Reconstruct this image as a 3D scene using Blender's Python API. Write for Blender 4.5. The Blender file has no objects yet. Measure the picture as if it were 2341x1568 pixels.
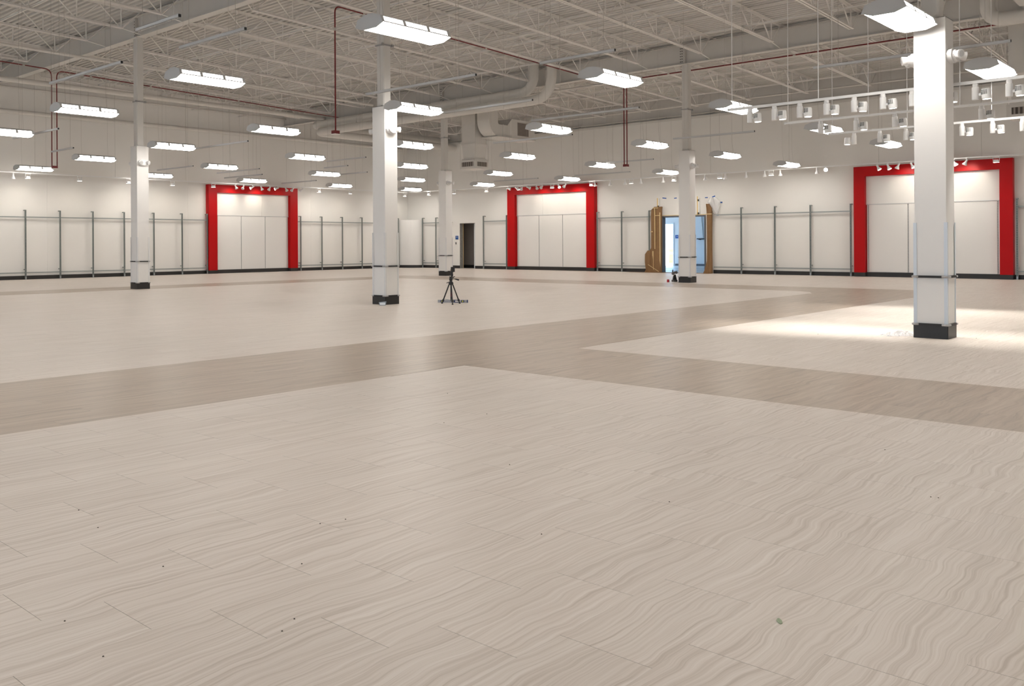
import bpy, math, random
from mathutils import Matrix, Vector, Euler
R = math.radians
random.seed(7)
scene = bpy.context.scene
COL = scene.collection

# ------------------------------------------------------------------ camera, world, sun, exposure
T = 0.779591                       # angle between the view direction and the left wall
CT, ST = math.cos(T), math.sin(T)
ROLL = 0.0057
F_PX, U0, V0, CAM_H = 2066.09, 937.87, 557.54, 1.1481
cam_data = bpy.data.cameras.new('camera')
cam = bpy.data.objects.new('camera', cam_data)
COL.objects.link(cam)
fwd = Vector((CT, ST, 0)); rgt = Vector((ST, -CT, 0)); upv = Vector((0, 0, 1))
r2 = rgt * math.cos(ROLL) - upv * math.sin(ROLL)
u2 = upv * math.cos(ROLL) + rgt * math.sin(ROLL)
m = Matrix.Identity(4)
for i in range(3):
    m[i][0], m[i][1], m[i][2] = r2[i], u2[i], -fwd[i]
m[2][3] = CAM_H
cam.matrix_world = m
cam_data.sensor_fit = 'HORIZONTAL'
cam_data.sensor_width = 36.0
cam_data.lens = F_PX / 2341 * 36.0
cam_data.shift_x = (1170.5 - U0) / 2341
cam_data.shift_y = -(784.0 - V0) / 2341
cam_data.clip_end = 500
scene.camera = cam

def project(x, y, z):
    d = x * CT + y * ST
    if d < 0.1: return (-9999, -9999)
    return (U0 + F_PX * (x * ST - y * CT) / d, V0 - F_PX * (z - CAM_H) / d)

FIX_L = 21.0                       # radiance of the high-bay lenses
FIX_C = (1.0, 0.945, 0.875)
SKY_C = (0.40, 0.66, 1.0)
SKY_S = 7.0
world = bpy.data.worlds.new('world'); scene.world = world; world.use_nodes = True
bg = world.node_tree.nodes['Background']
bg.inputs[0].default_value = (*SKY_C, 1); bg.inputs[1].default_value = SKY_S
sun_d = bpy.data.lights.new('sun', 'SUN'); sun_d.energy = 30.0; sun_d.angle = R(0.5); sun_d.color = (1, 0.96, 0.9)
sun = bpy.data.objects.new('sun', sun_d); COL.objects.link(sun)
sun.rotation_euler = Euler((R(20), R(42), 0))      # shines from the far (+X) side, cannot reach the shop windows
scene.view_settings.view_transform = 'Standard'
scene.view_settings.look = 'None'
scene.view_settings.gamma = 1.0
scene.view_settings.use_curve_mapping = False
scene.view_settings.exposure = 0.0
scene.cycles.adaptive_threshold = 0.03
scene.cycles.caustics_reflective = False
scene.cycles.caustics_refractive = False

# ------------------------------------------------------------------ materials
MATS = {}
def nodes_of(name):
    mt = bpy.data.materials.new(name); mt.use_nodes = True
    nt = mt.node_tree; b = nt.nodes['Principled BSDF']
    MATS[name] = mt
    return mt, nt, b
def N(nt, kind, **kw):
    n = nt.nodes.new(kind)
    for k, v in kw.items(): setattr(n, k, v)
    return n
def mat(name, col, rough=0.6, metal=0.0, var=0.04, scale=3.0, bump=0.0, bscale=60.0, spec=0.5, alpha=None, trans=0.0):
    mt, nt, b = nodes_of(name)
    tc = N(nt, 'ShaderNodeTexCoord'); nz = N(nt, 'ShaderNodeTexNoise')
    nz.inputs['Scale'].default_value = scale; nz.inputs['Detail'].default_value = 3
    nt.links.new(tc.outputs['Object'], nz.inputs['Vector'])
    mx = N(nt, 'ShaderNodeMix', data_type='RGBA')
    nt.links.new(nz.outputs['Fac'], mx.inputs['Factor'])
    mx.inputs['A'].default_value = (*[c * (1 - var) for c in col], 1)
    mx.inputs['B'].default_value = (*[min(1, c * (1 + var)) for c in col], 1)
    nt.links.new(mx.outputs['Result'], b.inputs['Base Color'])
    b.inputs['Roughness'].default_value = rough
    b.inputs['Metallic'].default_value = metal
    b.inputs['Specular IOR Level'].default_value = spec
    if trans: b.inputs['Transmission Weight'].default_value = trans
    if alpha is not None: b.inputs['Alpha'].default_value = alpha
    if bump:
        n2 = N(nt, 'ShaderNodeTexNoise'); n2.inputs['Scale'].default_value = bscale
        nt.links.new(tc.outputs['Object'], n2.inputs['Vector'])
        bp = N(nt, 'ShaderNodeBump'); bp.inputs['Strength'].default_value = bump; bp.inputs['Distance'].default_value = 0.01
        nt.links.new(n2.outputs['Fac'], bp.inputs['Height']); nt.links.new(bp.outputs['Normal'], b.inputs['Normal'])
    return mt
def emit(name, col, strength):
    mt, nt, b = nodes_of(name)
    b.inputs['Base Color'].default_value = (0.8, 0.8, 0.8, 1)
    b.inputs['Emission Color'].default_value = (*col, 1)
    b.inputs['Emission Strength'].default_value = strength
    mt.cycles.emission_sampling = 'FRONT'
    return mt

mat('wall_paint', (0.83, 0.815, 0.785), 0.7, var=0.015, scale=0.6, )
mat('ceiling_paint_lit', (0.82, 0.80, 0.77), 0.75, var=0.05, scale=1.5)  # joists and bridging, lightened against the deck for the light they catch
mat('deck_paint_shaded', (0.64, 0.625, 0.60), 0.75, var=0.06, scale=1.2)  # deck, darkened against the joists: shade put into the colour
mat('beam_paint', (0.64, 0.625, 0.60), 0.7, var=0.03)
mat('pipe_paint', (0.70, 0.68, 0.645), 0.6, var=0.03)
mat('duct_paint', (0.68, 0.665, 0.635), 0.55, var=0.03)
mat('white_enamel', (0.82, 0.82, 0.82), 0.35, var=0.01)
mat('grey_enamel', (0.60, 0.61, 0.62), 0.45, var=0.02)
mat('strut_grey', (0.62, 0.63, 0.64), 0.45, var=0.03)
mat('dark_slot', (0.03, 0.03, 0.03), 0.7)
mat('black_plastic', (0.016, 0.016, 0.017), 0.45, var=0.1)
mat('black_base', (0.022, 0.021, 0.02), 0.42, var=0.15, scale=8)
mat('black_rubber', (0.02, 0.02, 0.02), 0.6)
mat('laminate', (0.80, 0.79, 0.775), 0.4, var=0.01)
mat('portal_white', (0.83, 0.82, 0.80), 0.45, var=0.01, scale=1)
mat('portal_red', (0.47, 0.0, 0.002), 0.42, var=0.03, spec=0.22)
mat('zinc_steel', (0.30, 0.33, 0.32), 0.42, metal=0.55, var=0.12, scale=20)
mat('rail_steel', (0.33, 0.36, 0.355), 0.45, metal=0.4, var=0.05)
mat('slot_dark', (0.035, 0.045, 0.045), 0.6)
mat('guard_plastic', (0.70, 0.77, 0.85), 0.18, var=0.03)
mat('guard_pale', (0.77, 0.775, 0.78), 0.25, var=0.01)
mat('bumper_steel', (0.42, 0.42, 0.43), 0.3, metal=0.7)
mat('conduit_red', (0.17, 0.008, 0.010), 0.45, var=0.08)
mat('conduit_joint', (0.55, 0.50, 0.47), 0.4, metal=0.3)
mat('door_frame_grey', (0.115, 0.125, 0.145), 0.5, var=0.05)
mat('jamb_raw', (0.28, 0.27, 0.25), 0.6, var=0.35, scale=12)
mat('dark_room', (0.34, 0.30, 0.27), 0.8)
mat('stock_paint', (0.74, 0.78, 0.80), 0.6, var=0.02)
mat('concrete', (0.52, 0.55, 0.57), 0.35, var=0.12, scale=2)
mat('asphalt', (0.55, 0.54, 0.52), 0.8, var=0.1, scale=1)
mat('sign_blue', (0.006, 0.075, 0.30), 0.4)
mat('sign_white', (0.8, 0.85, 0.9), 0.5)
mat('kraft_paper', (0.26, 0.145, 0.062), 0.75, var=0.14, scale=7, bump=0.5, bscale=14)
mat('masking_tape', (0.75, 0.58, 0.30), 0.6)
mat('yellow_tape', (0.80, 0.56, 0.18), 0.5)
mat('blue_tape', (0.01, 0.10, 0.40), 0.55)
mat('louver_dark', (0.10, 0.085, 0.075), 0.7)
mat('louver_tan', (0.34, 0.30, 0.27), 0.6)
mat('level_silver', (0.45, 0.46, 0.50), 0.3, metal=0.6, var=0.08, scale=30)
mat('level_blue', (0.012, 0.03, 0.12), 0.4)
mat('vial_yellow', (0.55, 0.55, 0.12), 0.2)
mat('tool_red', (0.45, 0.01, 0.02), 0.4)
mat('tool_grey', (0.10, 0.10, 0.10), 0.5)
mat('box_bluegrey', (0.26, 0.31, 0.35), 0.3, var=0.3, scale=40)
mat('orange_plastic', (0.8, 0.22, 0.08), 0.5)
mat('machine_yellow', (0.75, 0.42, 0.05), 0.5)
mat('leaf_green', (0.30, 0.36, 0.24), 0.6)
mat('debris_dark', (0.06, 0.05, 0.04), 0.8)
mat('clear_film', (0.92, 0.92, 0.92), 0.12, var=0.02, alpha=0.42)
mat('camera_lens_grey', (0.35, 0.25, 0.2), 0.3)
mat('steel_bright', (0.6, 0.6, 0.6), 0.3, metal=0.9)
mat('wire_grey', (0.45, 0.43, 0.40), 0.5, metal=0.2)
emit('fixture_lens', FIX_C, FIX_L)
emit('fixture_side', FIX_C, FIX_L * 0.62)
emit('spot_lens', (1.0, 0.92, 0.82), 14.0)
emit('bright_lens', (1.0, 0.93, 0.84), 60.0)
emit('par_lens', (1.0, 0.90, 0.78), 9.0)
# window glass of the shop front behind the camera: thin clear pane
mt, nt, b = nodes_of('clear_glass')
nt.nodes.remove(b)
tr = N(nt, 'ShaderNodeBsdfTransparent'); tr.inputs[0].default_value = (0.9, 0.95, 0.97, 1)
nt.links.new(tr.outputs[0], nt.nodes['Material Output'].inputs[0])

TILE_L, TILE_W, TILE_Y0, TILE_X0, TILE_STEP = 0.61, 0.300, 0.652, 1.37, 0.203
def floor_material(name, base, dark, light, rough, ystretch, aisle=False):
    """vinyl stone / wood-look tiles: streaks run along world X, broken tile by tile"""
    mt, nt, b = nodes_of(name)
    L = nt.links.new
    geo = N(nt, 'ShaderNodeNewGeometry'); sep = N(nt, 'ShaderNodeSeparateXYZ'); L(geo.outputs['Position'], sep.inputs[0])
    def M(op, a, bb=None, c=None):
        n = N(nt, 'ShaderNodeMath', operation=op)
        for k, v in enumerate((a, bb, c)):
            if v is None: continue
            if isinstance(v, (int, float)): n.inputs[k].default_value = v
            else: L(v, n.inputs[k])
        return n.outputs[0]
    tl, tw = (TILE_L, TILE_W) if not aisle else (1.22, 0.178)
    yk = M('DIVIDE', M('SUBTRACT', sep.outputs['Y'], TILE_Y0), tw)
    k = M('FLOOR', yk)
    xk = M('DIVIDE', M('ADD', M('SUBTRACT', sep.outputs['X'], TILE_X0), M('MULTIPLY', k, TILE_STEP if not aisle else 0.437)), tl)
    i = M('FLOOR', xk)
    cmb = N(nt, 'ShaderNodeCombineXYZ'); L(i, cmb.inputs[0]); L(k, cmb.inputs[1])
    wn = N(nt, 'ShaderNodeTexWhiteNoise', noise_dimensions='3D'); L(cmb.outputs[0], wn.inputs['Vector'])
    rnd = wn.outputs['Value']
    # warp: slow sideways wander of the veins
    wv = N(nt, 'ShaderNodeCombineXYZ')
    L(M('MULTIPLY', sep.outputs['X'], 2.6), wv.inputs[0]); L(M('MULTIPLY', sep.outputs['Y'], 3.0), wv.inputs[1]); L(M('MULTIPLY', rnd, 1.0), wv.inputs[2])
    nw = N(nt, 'ShaderNodeTexNoise'); nw.inputs['Scale'].default_value = 1.0; nw.inputs['Detail'].default_value = 2.0
    L(wv.outputs[0], nw.inputs['Vector'])
    yw = M('ADD', sep.outputs['Y'], M('MULTIPLY', M('SUBTRACT', nw.outputs['Fac'], 0.5), 0.11))
    gv = N(nt, 'ShaderNodeCombineXYZ')
    L(M('MULTIPLY', sep.outputs['X'], 0.7), gv.inputs[0]); L(M('MULTIPLY', yw, ystretch), gv.inputs[1]); L(M('MULTIPLY', rnd, 2.2), gv.inputs[2])
    n1 = N(nt, 'ShaderNodeTexNoise'); n1.inputs['Scale'].default_value = 1.0; n1.inputs['Detail'].default_value = 4.0; n1.inputs['Roughness'].default_value = 0.62
    L(gv.outputs[0], n1.inputs['Vector'])
    gv2 = N(nt, 'ShaderNodeCombineXYZ')
    L(M('MULTIPLY', sep.outputs['X'], 2.5), gv2.inputs[0]); L(M('MULTIPLY', yw, ystretch * 2.7), gv2.inputs[1]); L(M('MULTIPLY', rnd, 11.0), gv2.inputs[2])
    n2 = N(nt, 'ShaderNodeTexNoise'); n2.inputs['Scale'].default_value = 1.0; n2.inputs['Detail'].default_value = 3.0
    L(gv2.outputs[0], n2.inputs['Vector'])
    v = M('ADD', M('MULTIPLY', n1.outputs['Fac'], 0.68), M('MULTIPLY', n2.outputs['Fac'], 0.32))
    cr = N(nt, 'ShaderNodeValToRGB'); L(v, cr.inputs[0])
    e = cr.color_ramp.elements
    e[0].position = 0.34; e[0].color = (*dark, 1)
    e[1].position = 0.66; e[1].color = (*light, 1)
    em = e.new(0.5); em.color = (*base, 1)
    # per tile tone and the fine joint line
    tone = M('ADD', 0.985, M('MULTIPLY', rnd, 0.03))
    fy = M('FRACT', yk); fx = M('FRACT', xk)
    dy = M('MULTIPLY', M('MINIMUM', fy, M('SUBTRACT', 1.0, fy)), tw)
    dx = M('MULTIPLY', M('MINIMUM', fx, M('SUBTRACT', 1.0, fx)), tl)
    jx = M('LESS_THAN', dx, 0.0012); jy = M('LESS_THAN', dy, 0.0007)
    joint = M('MAXIMUM', jx, M('MULTIPLY', jy, 0.35))
    tone2 = M('MULTIPLY', tone, M('SUBTRACT', 1.0, M('MULTIPLY', joint, 0.35)))
    mx = N(nt, 'ShaderNodeMix', data_type='RGBA', blend_type='MULTIPLY'); mx.inputs['Factor'].default_value = 1.0
    L(cr.outputs[0], mx.inputs['A'])
    cc = N(nt, 'ShaderNodeCombineXYZ')
    for q in range(3): L(tone2, cc.inputs[q])
    L(cc.outputs[0], mx.inputs['B'])
    L(mx.outputs['Result'], b.inputs['Base Color'])
    rr = M('ADD', rough - 0.05, M('MULTIPLY', n1.outputs['Fac'], 0.10))
    L(rr, b.inputs['Roughness'])
    bp = N(nt, 'ShaderNodeBump'); bp.inputs['Strength'].default_value = 0.06; bp.inputs['Distance'].default_value = 0.003
    L(n1.outputs['Fac'], bp.inputs['Height']); L(bp.outputs['Normal'], b.inputs['Normal'])
    b.inputs['Specular IOR Level'].default_value = 0.26 if not aisle else 0.30
    return mt
floor_material('floor_light', (0.65, 0.585, 0.53), (0.515, 0.45, 0.395), (0.735, 0.68, 0.63), 0.42, 62.0)
floor_material('floor_aisle', (0.40, 0.322, 0.254), (0.28, 0.222, 0.172), (0.48, 0.40, 0.325), 0.36, 18.0, aisle=True)

# ------------------------------------------------------------------ mesh helpers
class MB:
    def __init__(s): s.v = []; s.f = []; s.mi = []
    def _add(s, vs, fs, mi=0):
        o = len(s.v); s.v += [tuple(p) for p in vs]; s.f += [tuple(i + o for i in f) for f in fs]; s.mi += [mi] * len(fs); return s
    def box(s, x0, x1, y0, y1, z0, z1, mi=0):
        vs = [(x, y, z) for z in (z0, z1) for y in (y0, y1) for x in (x0, x1)]
        return s._add(vs, [(0, 2, 3, 1), (4, 5, 7, 6), (0, 1, 5, 4), (2, 6, 7, 3), (0, 4, 6, 2), (1, 3, 7, 5)], mi)
    def hexa(s, vs, mi=0):        # 8 verts, same order as box
        return s._add(vs, [(0, 2, 3, 1), (4, 5, 7, 6), (0, 1, 5, 4), (2, 6, 7, 3), (0, 4, 6, 2), (1, 3, 7, 5)], mi)
    def bbox(s, x0, x1, y0, y1, z0, z1, b, mi=0):   # box with chamfered vertical edges
        pl = [(x0 + b, y0), (x1 - b, y0), (x1, y0 + b), (x1, y1 - b), (x1 - b, y1), (x0 + b, y1), (x0, y1 - b), (x0, y0 + b)]
        return s.prism([(p[0], p[1]) for p in pl], z0, z1, 'z', mi)
    def prism(s, poly, a, b, axis='z', mi=0):
        n = len(poly)
        def P(p, h):
            return (p[0], p[1], h) if axis == 'z' else ((h, p[0], p[1]) if axis == 'x' else (p[0], h, p[1]))
        vs = [P(p, a) for p in poly] + [P(p, b) for p in poly]
        fs = [tuple(range(n - 1, -1, -1)), tuple(range(n, 2 * n))] + [(i, (i + 1) % n, n + (i + 1) % n, n + i) for i in range(n)]
        return s._add(vs, fs, mi)
    def tube(s, pts, r, n=8, mi=0, cap=True):
        pts = [Vector(p) for p in pts]; rs = r if isinstance(r, (list, tuple)) else [r] * len(pts)
        rings = []; ref = None
        for i, p in enumerate(pts):
            d = ((pts[min(i + 1, len(pts) - 1)] - p).normalized() + (p - pts[max(i - 1, 0)]).normalized())
            d = d.normalized() if d.length > 1e-6 else Vector((0, 0, 1))
            if ref is None: ref = Vector((0, 0, 1)) if abs(d.z) < 0.9 else Vector((1, 0, 0))
            a = d.cross(ref).normalized(); bb = d.cross(a).normalized(); ref = -bb if bb.length else ref
            ref = a.cross(d)
            rings.append([p + (a * math.cos(2 * math.pi * q / n) + bb * math.sin(2 * math.pi * q / n)) * rs[i] for q in range(n)])
        vs = [v for rg in rings for v in rg]
        fs = [(i * n + q, i * n + (q + 1) % n, (i + 1) * n + (q + 1) % n, (i + 1) * n + q) for i in range(len(pts) - 1) for q in range(n)]
        if cap: fs += [tuple(range(n - 1, -1, -1)), tuple(range((len(pts) - 1) * n, len(pts) * n))]
        return s._add(vs, fs, mi)
    def lathe(s, prof, n=12, mi=0, c=(0, 0, 0)):
        vs = [(c[0] + r * math.cos(2 * math.pi * q / n), c[1] + r * math.sin(2 * math.pi * q / n), c[2] + z) for r, z in prof for q in range(n)]
        fs = [(i * n + q, i * n + (q + 1) % n, (i + 1) * n + (q + 1) % n, (i + 1) * n + q) for i in range(len(prof) - 1) for q in range(n)]
        fs += [tuple(range(n - 1, -1, -1)), tuple(range((len(prof) - 1) * n, len(prof) * n))]
        return s._add(vs, fs, mi)
    def xf(s, M):
        s.v = [tuple(M @ Vector(p)) for p in s.v]; return s
    def mesh(s, name, mats, smooth=False):
        me = bpy.data.meshes.new(name); me.from_pydata(s.v, [], s.f)
        for mm in (mats if isinstance(mats, (list, tuple)) else [mats]): me.materials.append(MATS[mm])
        if len(set(s.mi)) > 1: me.polygons.foreach_set('material_index', s.mi)
        if smooth:
            me.polygons.foreach_set('use_smooth', [True] * len(me.polygons))
            try: me.set_sharp_from_angle(angle=R(38))
            except Exception: pass
        me.update(); return me
    def build(s, name, mats, parent=None, smooth=False, loc=None):
        o = bpy.data.objects.new(name, s.mesh(name, mats, smooth)); COL.objects.link(o)
        if parent is not None: o.parent = parent
        if loc is not None: o.location = loc
        return o
def place(name, me, parent=None, loc=(0, 0, 0), rot=None):
    o = bpy.data.objects.new(name, me); COL.objects.link(o); o.parent = parent; o.location = loc
    if rot is not None: o.rotation_euler = rot
    return o
def tag(o, label=None, cat=None, group=None, kind=None):
    if label: o['label'] = label
    if cat: o['category'] = cat
    if group: o['group'] = group
    if kind: o['kind'] = kind
    return o
def empty(name, loc=(0, 0, 0), rz=0.0):
    o = bpy.data.objects.new(name, None); COL.objects.link(o); o.location = loc; o.rotation_euler = (0, 0, rz); o.empty_display_size = 0.2
    return o
def copy_tree(o, parent=None):
    c = o.copy(); COL.objects.link(c); c.parent = parent
    for ch in list(o.children): copy_tree(ch, c)
    return c
ORD = ['first', 'second', 'third', 'fourth', 'fifth', 'sixth', 'seventh', 'eighth', 'ninth', 'tenth', 'eleventh', 'twelfth', 'thirteenth', 'fourteenth', 'fifteenth', 'sixteenth']

# ------------------------------------------------------------------ room dimensions
XR, YL = 31.5, 31.3                # right wall plane, left wall plane
XF, YB = -10.0, -10.0              # shop front behind the camera, wall behind on the right
def z_gird(x): return 7.18 - 0.0325 * (x - 12.0)
def z_deck(x): return z_gird(x) + 0.09
GX = (11.98, 23.98)
AY0, AY1, AX0, AX1 = 5.634, 7.768, 6.417, 8.285       # main aisle, cross aisle
SX0, SX1, SY0, SY1 = 21.33, 23.30, 21.65, 23.30       # perimeter aisle strips

# ------------------------------------------------------------------ floor
fl = MB().box(XF, XR + 0.2, YB, YL + 0.2, -0.12, 0.0).build('floor', 'floor_light'); tag(fl, kind='structure')
def strip(x0, x1, y0, y1):
    MB().box(x0, x1, y0, y1, -0.01, 0.0012).build('aisle_strip', 'floor_aisle', fl)
strip(XF, SX1, AY0, AY1)
strip(AX0, AX1, YB, AY0)
strip(XF, SX1, SY0, SY1)
# strip along the right wall, its inner corner rounded
mb = MB()
pl = [(SX0, SY0), (SX0, AY1 + 0.9), (SX0 - 0.10, AY1 + 0.5), (SX0 - 0.32, AY1 + 0.22), (SX0 - 0.8, AY1), (SX1, AY1), (SX1, SY0)]
mb.prism(pl, -0.01, 0.0012, 'z').build('aisle_strip', 'floor_aisle', fl)
# tiles close to the camera, one by one
cand = []
for k in range(-1, 18):
    y0 = TILE_Y0 + k * TILE_W
    for i in range(-4, 12):
        x0 = TILE_X0 - TILE_STEP * k + i * TILE_L
        x1, y1 = x0 + TILE_L, y0 + TILE_W
        if y0 >= AY0 or x0 >= AX0: continue
        pr = [project(x, y, 0) for x in (x0, x1) for y in (y0, y1)]
        us = [p[0] for p in pr]; vs = [p[1] for p in pr]
        if max(us) < 0 or min(us) > 2341 or min(vs) > 1568 or max(vs) < 0: continue
        cand.append(((x0 + x1) * CT / 2 + (y0 + y1) * ST / 2, x0, x1, y0, y1))
cand.sort()
G = 0.0004
tile_me = MB().box(-TILE_L / 2 + G, TILE_L / 2 - G, -TILE_W / 2, TILE_W / 2, -0.0015, 0.0015).mesh('floor_tile', 'floor_light')
for d, x0, x1, y0, y1 in cand[:300]:
    if y1 <= AY0 and x1 <= AX0:
        place('floor_tile', tile_me, fl, ((x0 + x1) / 2, (y0 + y1) / 2, 0))
    else:
        X1, Y1 = min(x1, AX0), min(y1, AY0)
        MB().box(x0 + G, X1, y0 + G, Y1, -0.0015, 0.0015).build('floor_tile', 'floor_light', fl)

# ------------------------------------------------------------------ ceiling: deck, girders, joists
mb = MB(); prof = []
x = XF - 0.3; P = 0.17
while x < XR + 0.4:
    for dx, dz in ((0, 0), (0.08, 0), (0.095, 0.06), (0.155, 0.06)):
        prof.append((x + dx, z_deck(x + dx) + dz))
    x += P
n = len(prof)
mb.v = [(p[0], YB - 0.2, p[1]) for p in prof] + [(p[0], YL + 0.2, p[1]) for p in prof]
mb.f = [(i, n + i, n + i + 1, i + 1) for i in range(n - 1)]; mb.mi = [0] * (n - 1)
ceil = mb.build('ceiling', 'deck_paint_shaded'); tag(ceil, kind='structure')
MB().hexa([(XF - .3, YB - .2, z_deck(XF) + .12), (XR + .5, YB - .2, z_deck(XR) + .12), (XF - .3, YL + .25, z_deck(XF) + .12), (XR + .5, YL + .25, z_deck(XR) + .12),
           (XF - .3, YB - .2, z_deck(XF) + .25), (XR + .5, YB - .2, z_deck(XR) + .25), (XF - .3, YL + .25, z_deck(XF) + .25), (XR + .5, YL + .25, z_deck(XR) + .25)]).build('roof_slab', 'deck_paint_shaded', ceil)
COLS = [(12.0, 21.93), (12.0, 12.53), (12.06, 3.13), (23.98, 12.55), (24.02, 21.95)]
for gx in GX:
    zt = z_gird(gx); zb = zt - 0.55
    g = MB().box(gx - .11, gx + .11, YB, YL, zt - .018, zt).box(gx - .11, gx + .11, YB, YL, zb, zb + .02).box(gx - .007, gx + .007, YB, YL, zb + .02, zt - .018)
    g.build('girder', 'beam_paint', ceil)
for cx, cy in COLS:
    gx = min(GX, key=lambda q: abs(q - cx)); zt = z_gird(gx); zb = zt - .55
    p = MB().box(gx - .10, gx - .008, cy - .006, cy + .006, zb + .02, zt - .018)
    p.build('stiffener_plate', 'beam_paint', ceil)
    p = MB().box(gx - .013, gx - .007, cy + .09, cy + .20, zb + .05, zt - .06).build('splice_plate', 'beam_paint', ceil)
    b = MB()
    for q in range(6): b.box(gx - .022, gx - .013, cy + .11, cy + .13, zb + .08 + q * .075, zb + .105 + q * .075).box(gx - .022, gx - .013, cy + .16, cy + .18, zb + .08 + q * .075, zb + .105 + q * .075)
    b.build('bolt_row', 'dark_slot', p)
# open web joists
JD = 0.56
def joist_meshes(x0, x1):
    sl = -0.0325; L = x1 - x0
    ch = MB()
    def bar(xa, xb, zoff, hh, w):
        for sy in (-1, 1):
            y0, y1 = sorted((sy * .006, sy * (.006 + w)))
            ch.hexa([(xa, y0, sl * xa + zoff), (xb, y0, sl * xb + zoff), (xa, y1, sl * xa + zoff), (xb, y1, sl * xb + zoff),
                     (xa, y0, sl * xa + zoff + .006), (xb, y0, sl * xb + zoff + .006), (xa, y1, sl * xa + zoff + .006), (xb, y1, sl * xb + zoff + .006)])
            ya, yb = sorted((sy * .006, sy * .012))
            zz = zoff if hh > 0 else zoff + .006
            ch.hexa([(xa, ya, sl * xa + min(zz, zz + hh)), (xb, ya, sl * xb + min(zz, zz + hh)), (xa, yb, sl * xa + min(zz, zz + hh)), (xb, yb, sl * xb + min(zz, zz + hh)),
                     (xa, ya, sl * xa + max(zz, zz + hh)), (xb, ya, sl * xb + max(zz, zz + hh)), (xa, yb, sl * xa + max(zz, zz + hh)), (xb, yb, sl * xb + max(zz, zz + hh))])
    bar(0.0, L, -.008, -.055, .055)
    bar(0.62, L - 0.62, -JD, .055, .055)
    chm = ch.mesh('roof_joist', 'ceiling_paint_lit')
    npan = max(2, round((L - 1.3) / 1.2)); pw = (L - 1.3) / npan
    webs = []
    for i in range(npan + 1):
        xb = .65 + i * pw
        for dx in (-pw / 2, pw / 2):
            xt = min(max(xb + dx, .12), L - .12)
            webs.append(((xb + .03 * (1 if dx > 0 else -1), -JD + .02), (xt, -.05)))
        webs.append(((xb, -JD + .02), (xb, -.05)))
    wm = []
    for (xa, za), (xb, zb) in webs:
        wm.append(MB().tube([(xa, 0, sl * xa + za), (xb, 0, sl * xb + zb)], .017, 4).mesh('web_bar', 'ceiling_paint_lit'))
    return chm, wm
JY = [9.82 + 1.965 * k for k in range(-4, 12)]
bays = [(0.0, GX[0], 15.0), (GX[0], GX[1], 3.0), (GX[1], XR, -1.0)]
for x0, x1, ymin in bays:
    chm, wm = joist_meshes(x0, x1)
    for y in JY:
        if y < ymin or y > YL - .2: continue
        j = place('roof_joist', chm, ceil, (x0, y, z_deck(x0)))
        for w in wm: place('web_bar', w, j)
# bridging angles running across the joists
for gx, ymin in ((3.0, 17), (6.0, 17), (9.0, 15), (14.6, 5), (17.0, 5), (19.4, 4), (21.6, 4), (26.4, 0), (29.0, 0)):
    z = z_deck(gx) - JD + .03
    MB().box(gx - .02, gx + .02, ymin, YL, z, z + .005).box(gx - .02, gx - .015, ymin, YL, z, z + .04).build('bridging_angle', 'ceiling_paint_lit', ceil)
    z = z_deck(gx) - .075
    MB().box(gx + .1, gx + .14, ymin, YL, z, z + .005).box(gx + .1, gx + .105, ymin, YL, z - .035, z).build('bridging_angle', 'ceiling_paint_lit', ceil)
# diagonal kicker rods by the columns and girders
for gx, y in ((GX[0], 21.6), (GX[1], 13.75), (GX[1], 21.6), (GX[1], 11.78), (GX[1], 9.82), (GX[1], 19.64), (GX[0], 23.57), (GX[0], 19.64)):
    zb = z_gird(gx) - .53
    MB().tube([(gx - .05, y, zb), (gx - .62, y, z_deck(gx) - JD + .02)], .012, 5).tube([(gx + .05, y, zb), (gx + .62, y, z_deck(gx) - JD)], .012, 5).build('kicker_rod', 'ceiling_paint_lit', ceil)

# ------------------------------------------------------------------ walls
wl = MB().box(XF, XR + .25, YL + .01, YL + .25, 0, 8.2).build('wall_left', 'wall_paint'); tag(wl, kind='structure')
sx = [XF, 1.4, 7.5, 13.58, 19.2, 25.4, XR]
for a, b_ in zip(sx[:-1], sx[1:]):
    MB().box(a + .002, b_ - .002, YL, YL + .012, 0, z_deck(b_) - .02).build('wall_panel', 'wall_paint', wl)
D0, D1, DH = 15.74, 17.56, 2.16     # stockroom doorway
O0, O1, OH = 26.96, 27.894, 2.09    # dark doorway by the corner
LEDGE = 5.82
w = MB()
def wr(y0, y1, z0, z1): w.box(XR, XR + .2, y0, y1, z0, z1)
wr(YB, D0, 0, LEDGE); wr(D0, D1, DH, LEDGE); wr(D1, O0, 0, LEDGE); wr(O0, O1, OH, LEDGE); wr(O1, YL, 0, LEDGE)
wrt = w.build('wall_right', 'wall_paint'); tag(wrt, kind='structure')
MB().box(XR + .14, XR + .3, YB, YL, LEDGE - .05, 7.2).build('upper_wall', 'beam_paint', wrt)
MB().box(XR - .03, XR + .02, YB, YL, LEDGE, LEDGE + .035).box(XR - .03, XR - .025, YB, YL, LEDGE - .05, LEDGE).build('ledge_cap', 'pipe_paint', wrt)
for q in range(16):
    y = 21.28 - 1.95 * (q - 4)
    if YB < y < YL - .5:
        MB().box(XR - .02, XR + .14, y, y + .34, LEDGE + .10, LEDGE + .13).box(XR + .02, XR + .14, y - .30, y, LEDGE + .035, LEDGE + .06).build('ledge_bracket', 'pipe_paint', wrt)
MB().tube([(XR - .02, YB, LEDGE + .12), (XR - .02, YL, LEDGE + .12)], .012, 6).build('ledge_rod', 'pipe_paint', wrt)
wb = MB().box(XF, XR + .2, YB - .2, YB, 0, 8.4).build('wall_back', 'wall_paint'); tag(wb, kind='structure')
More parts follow.
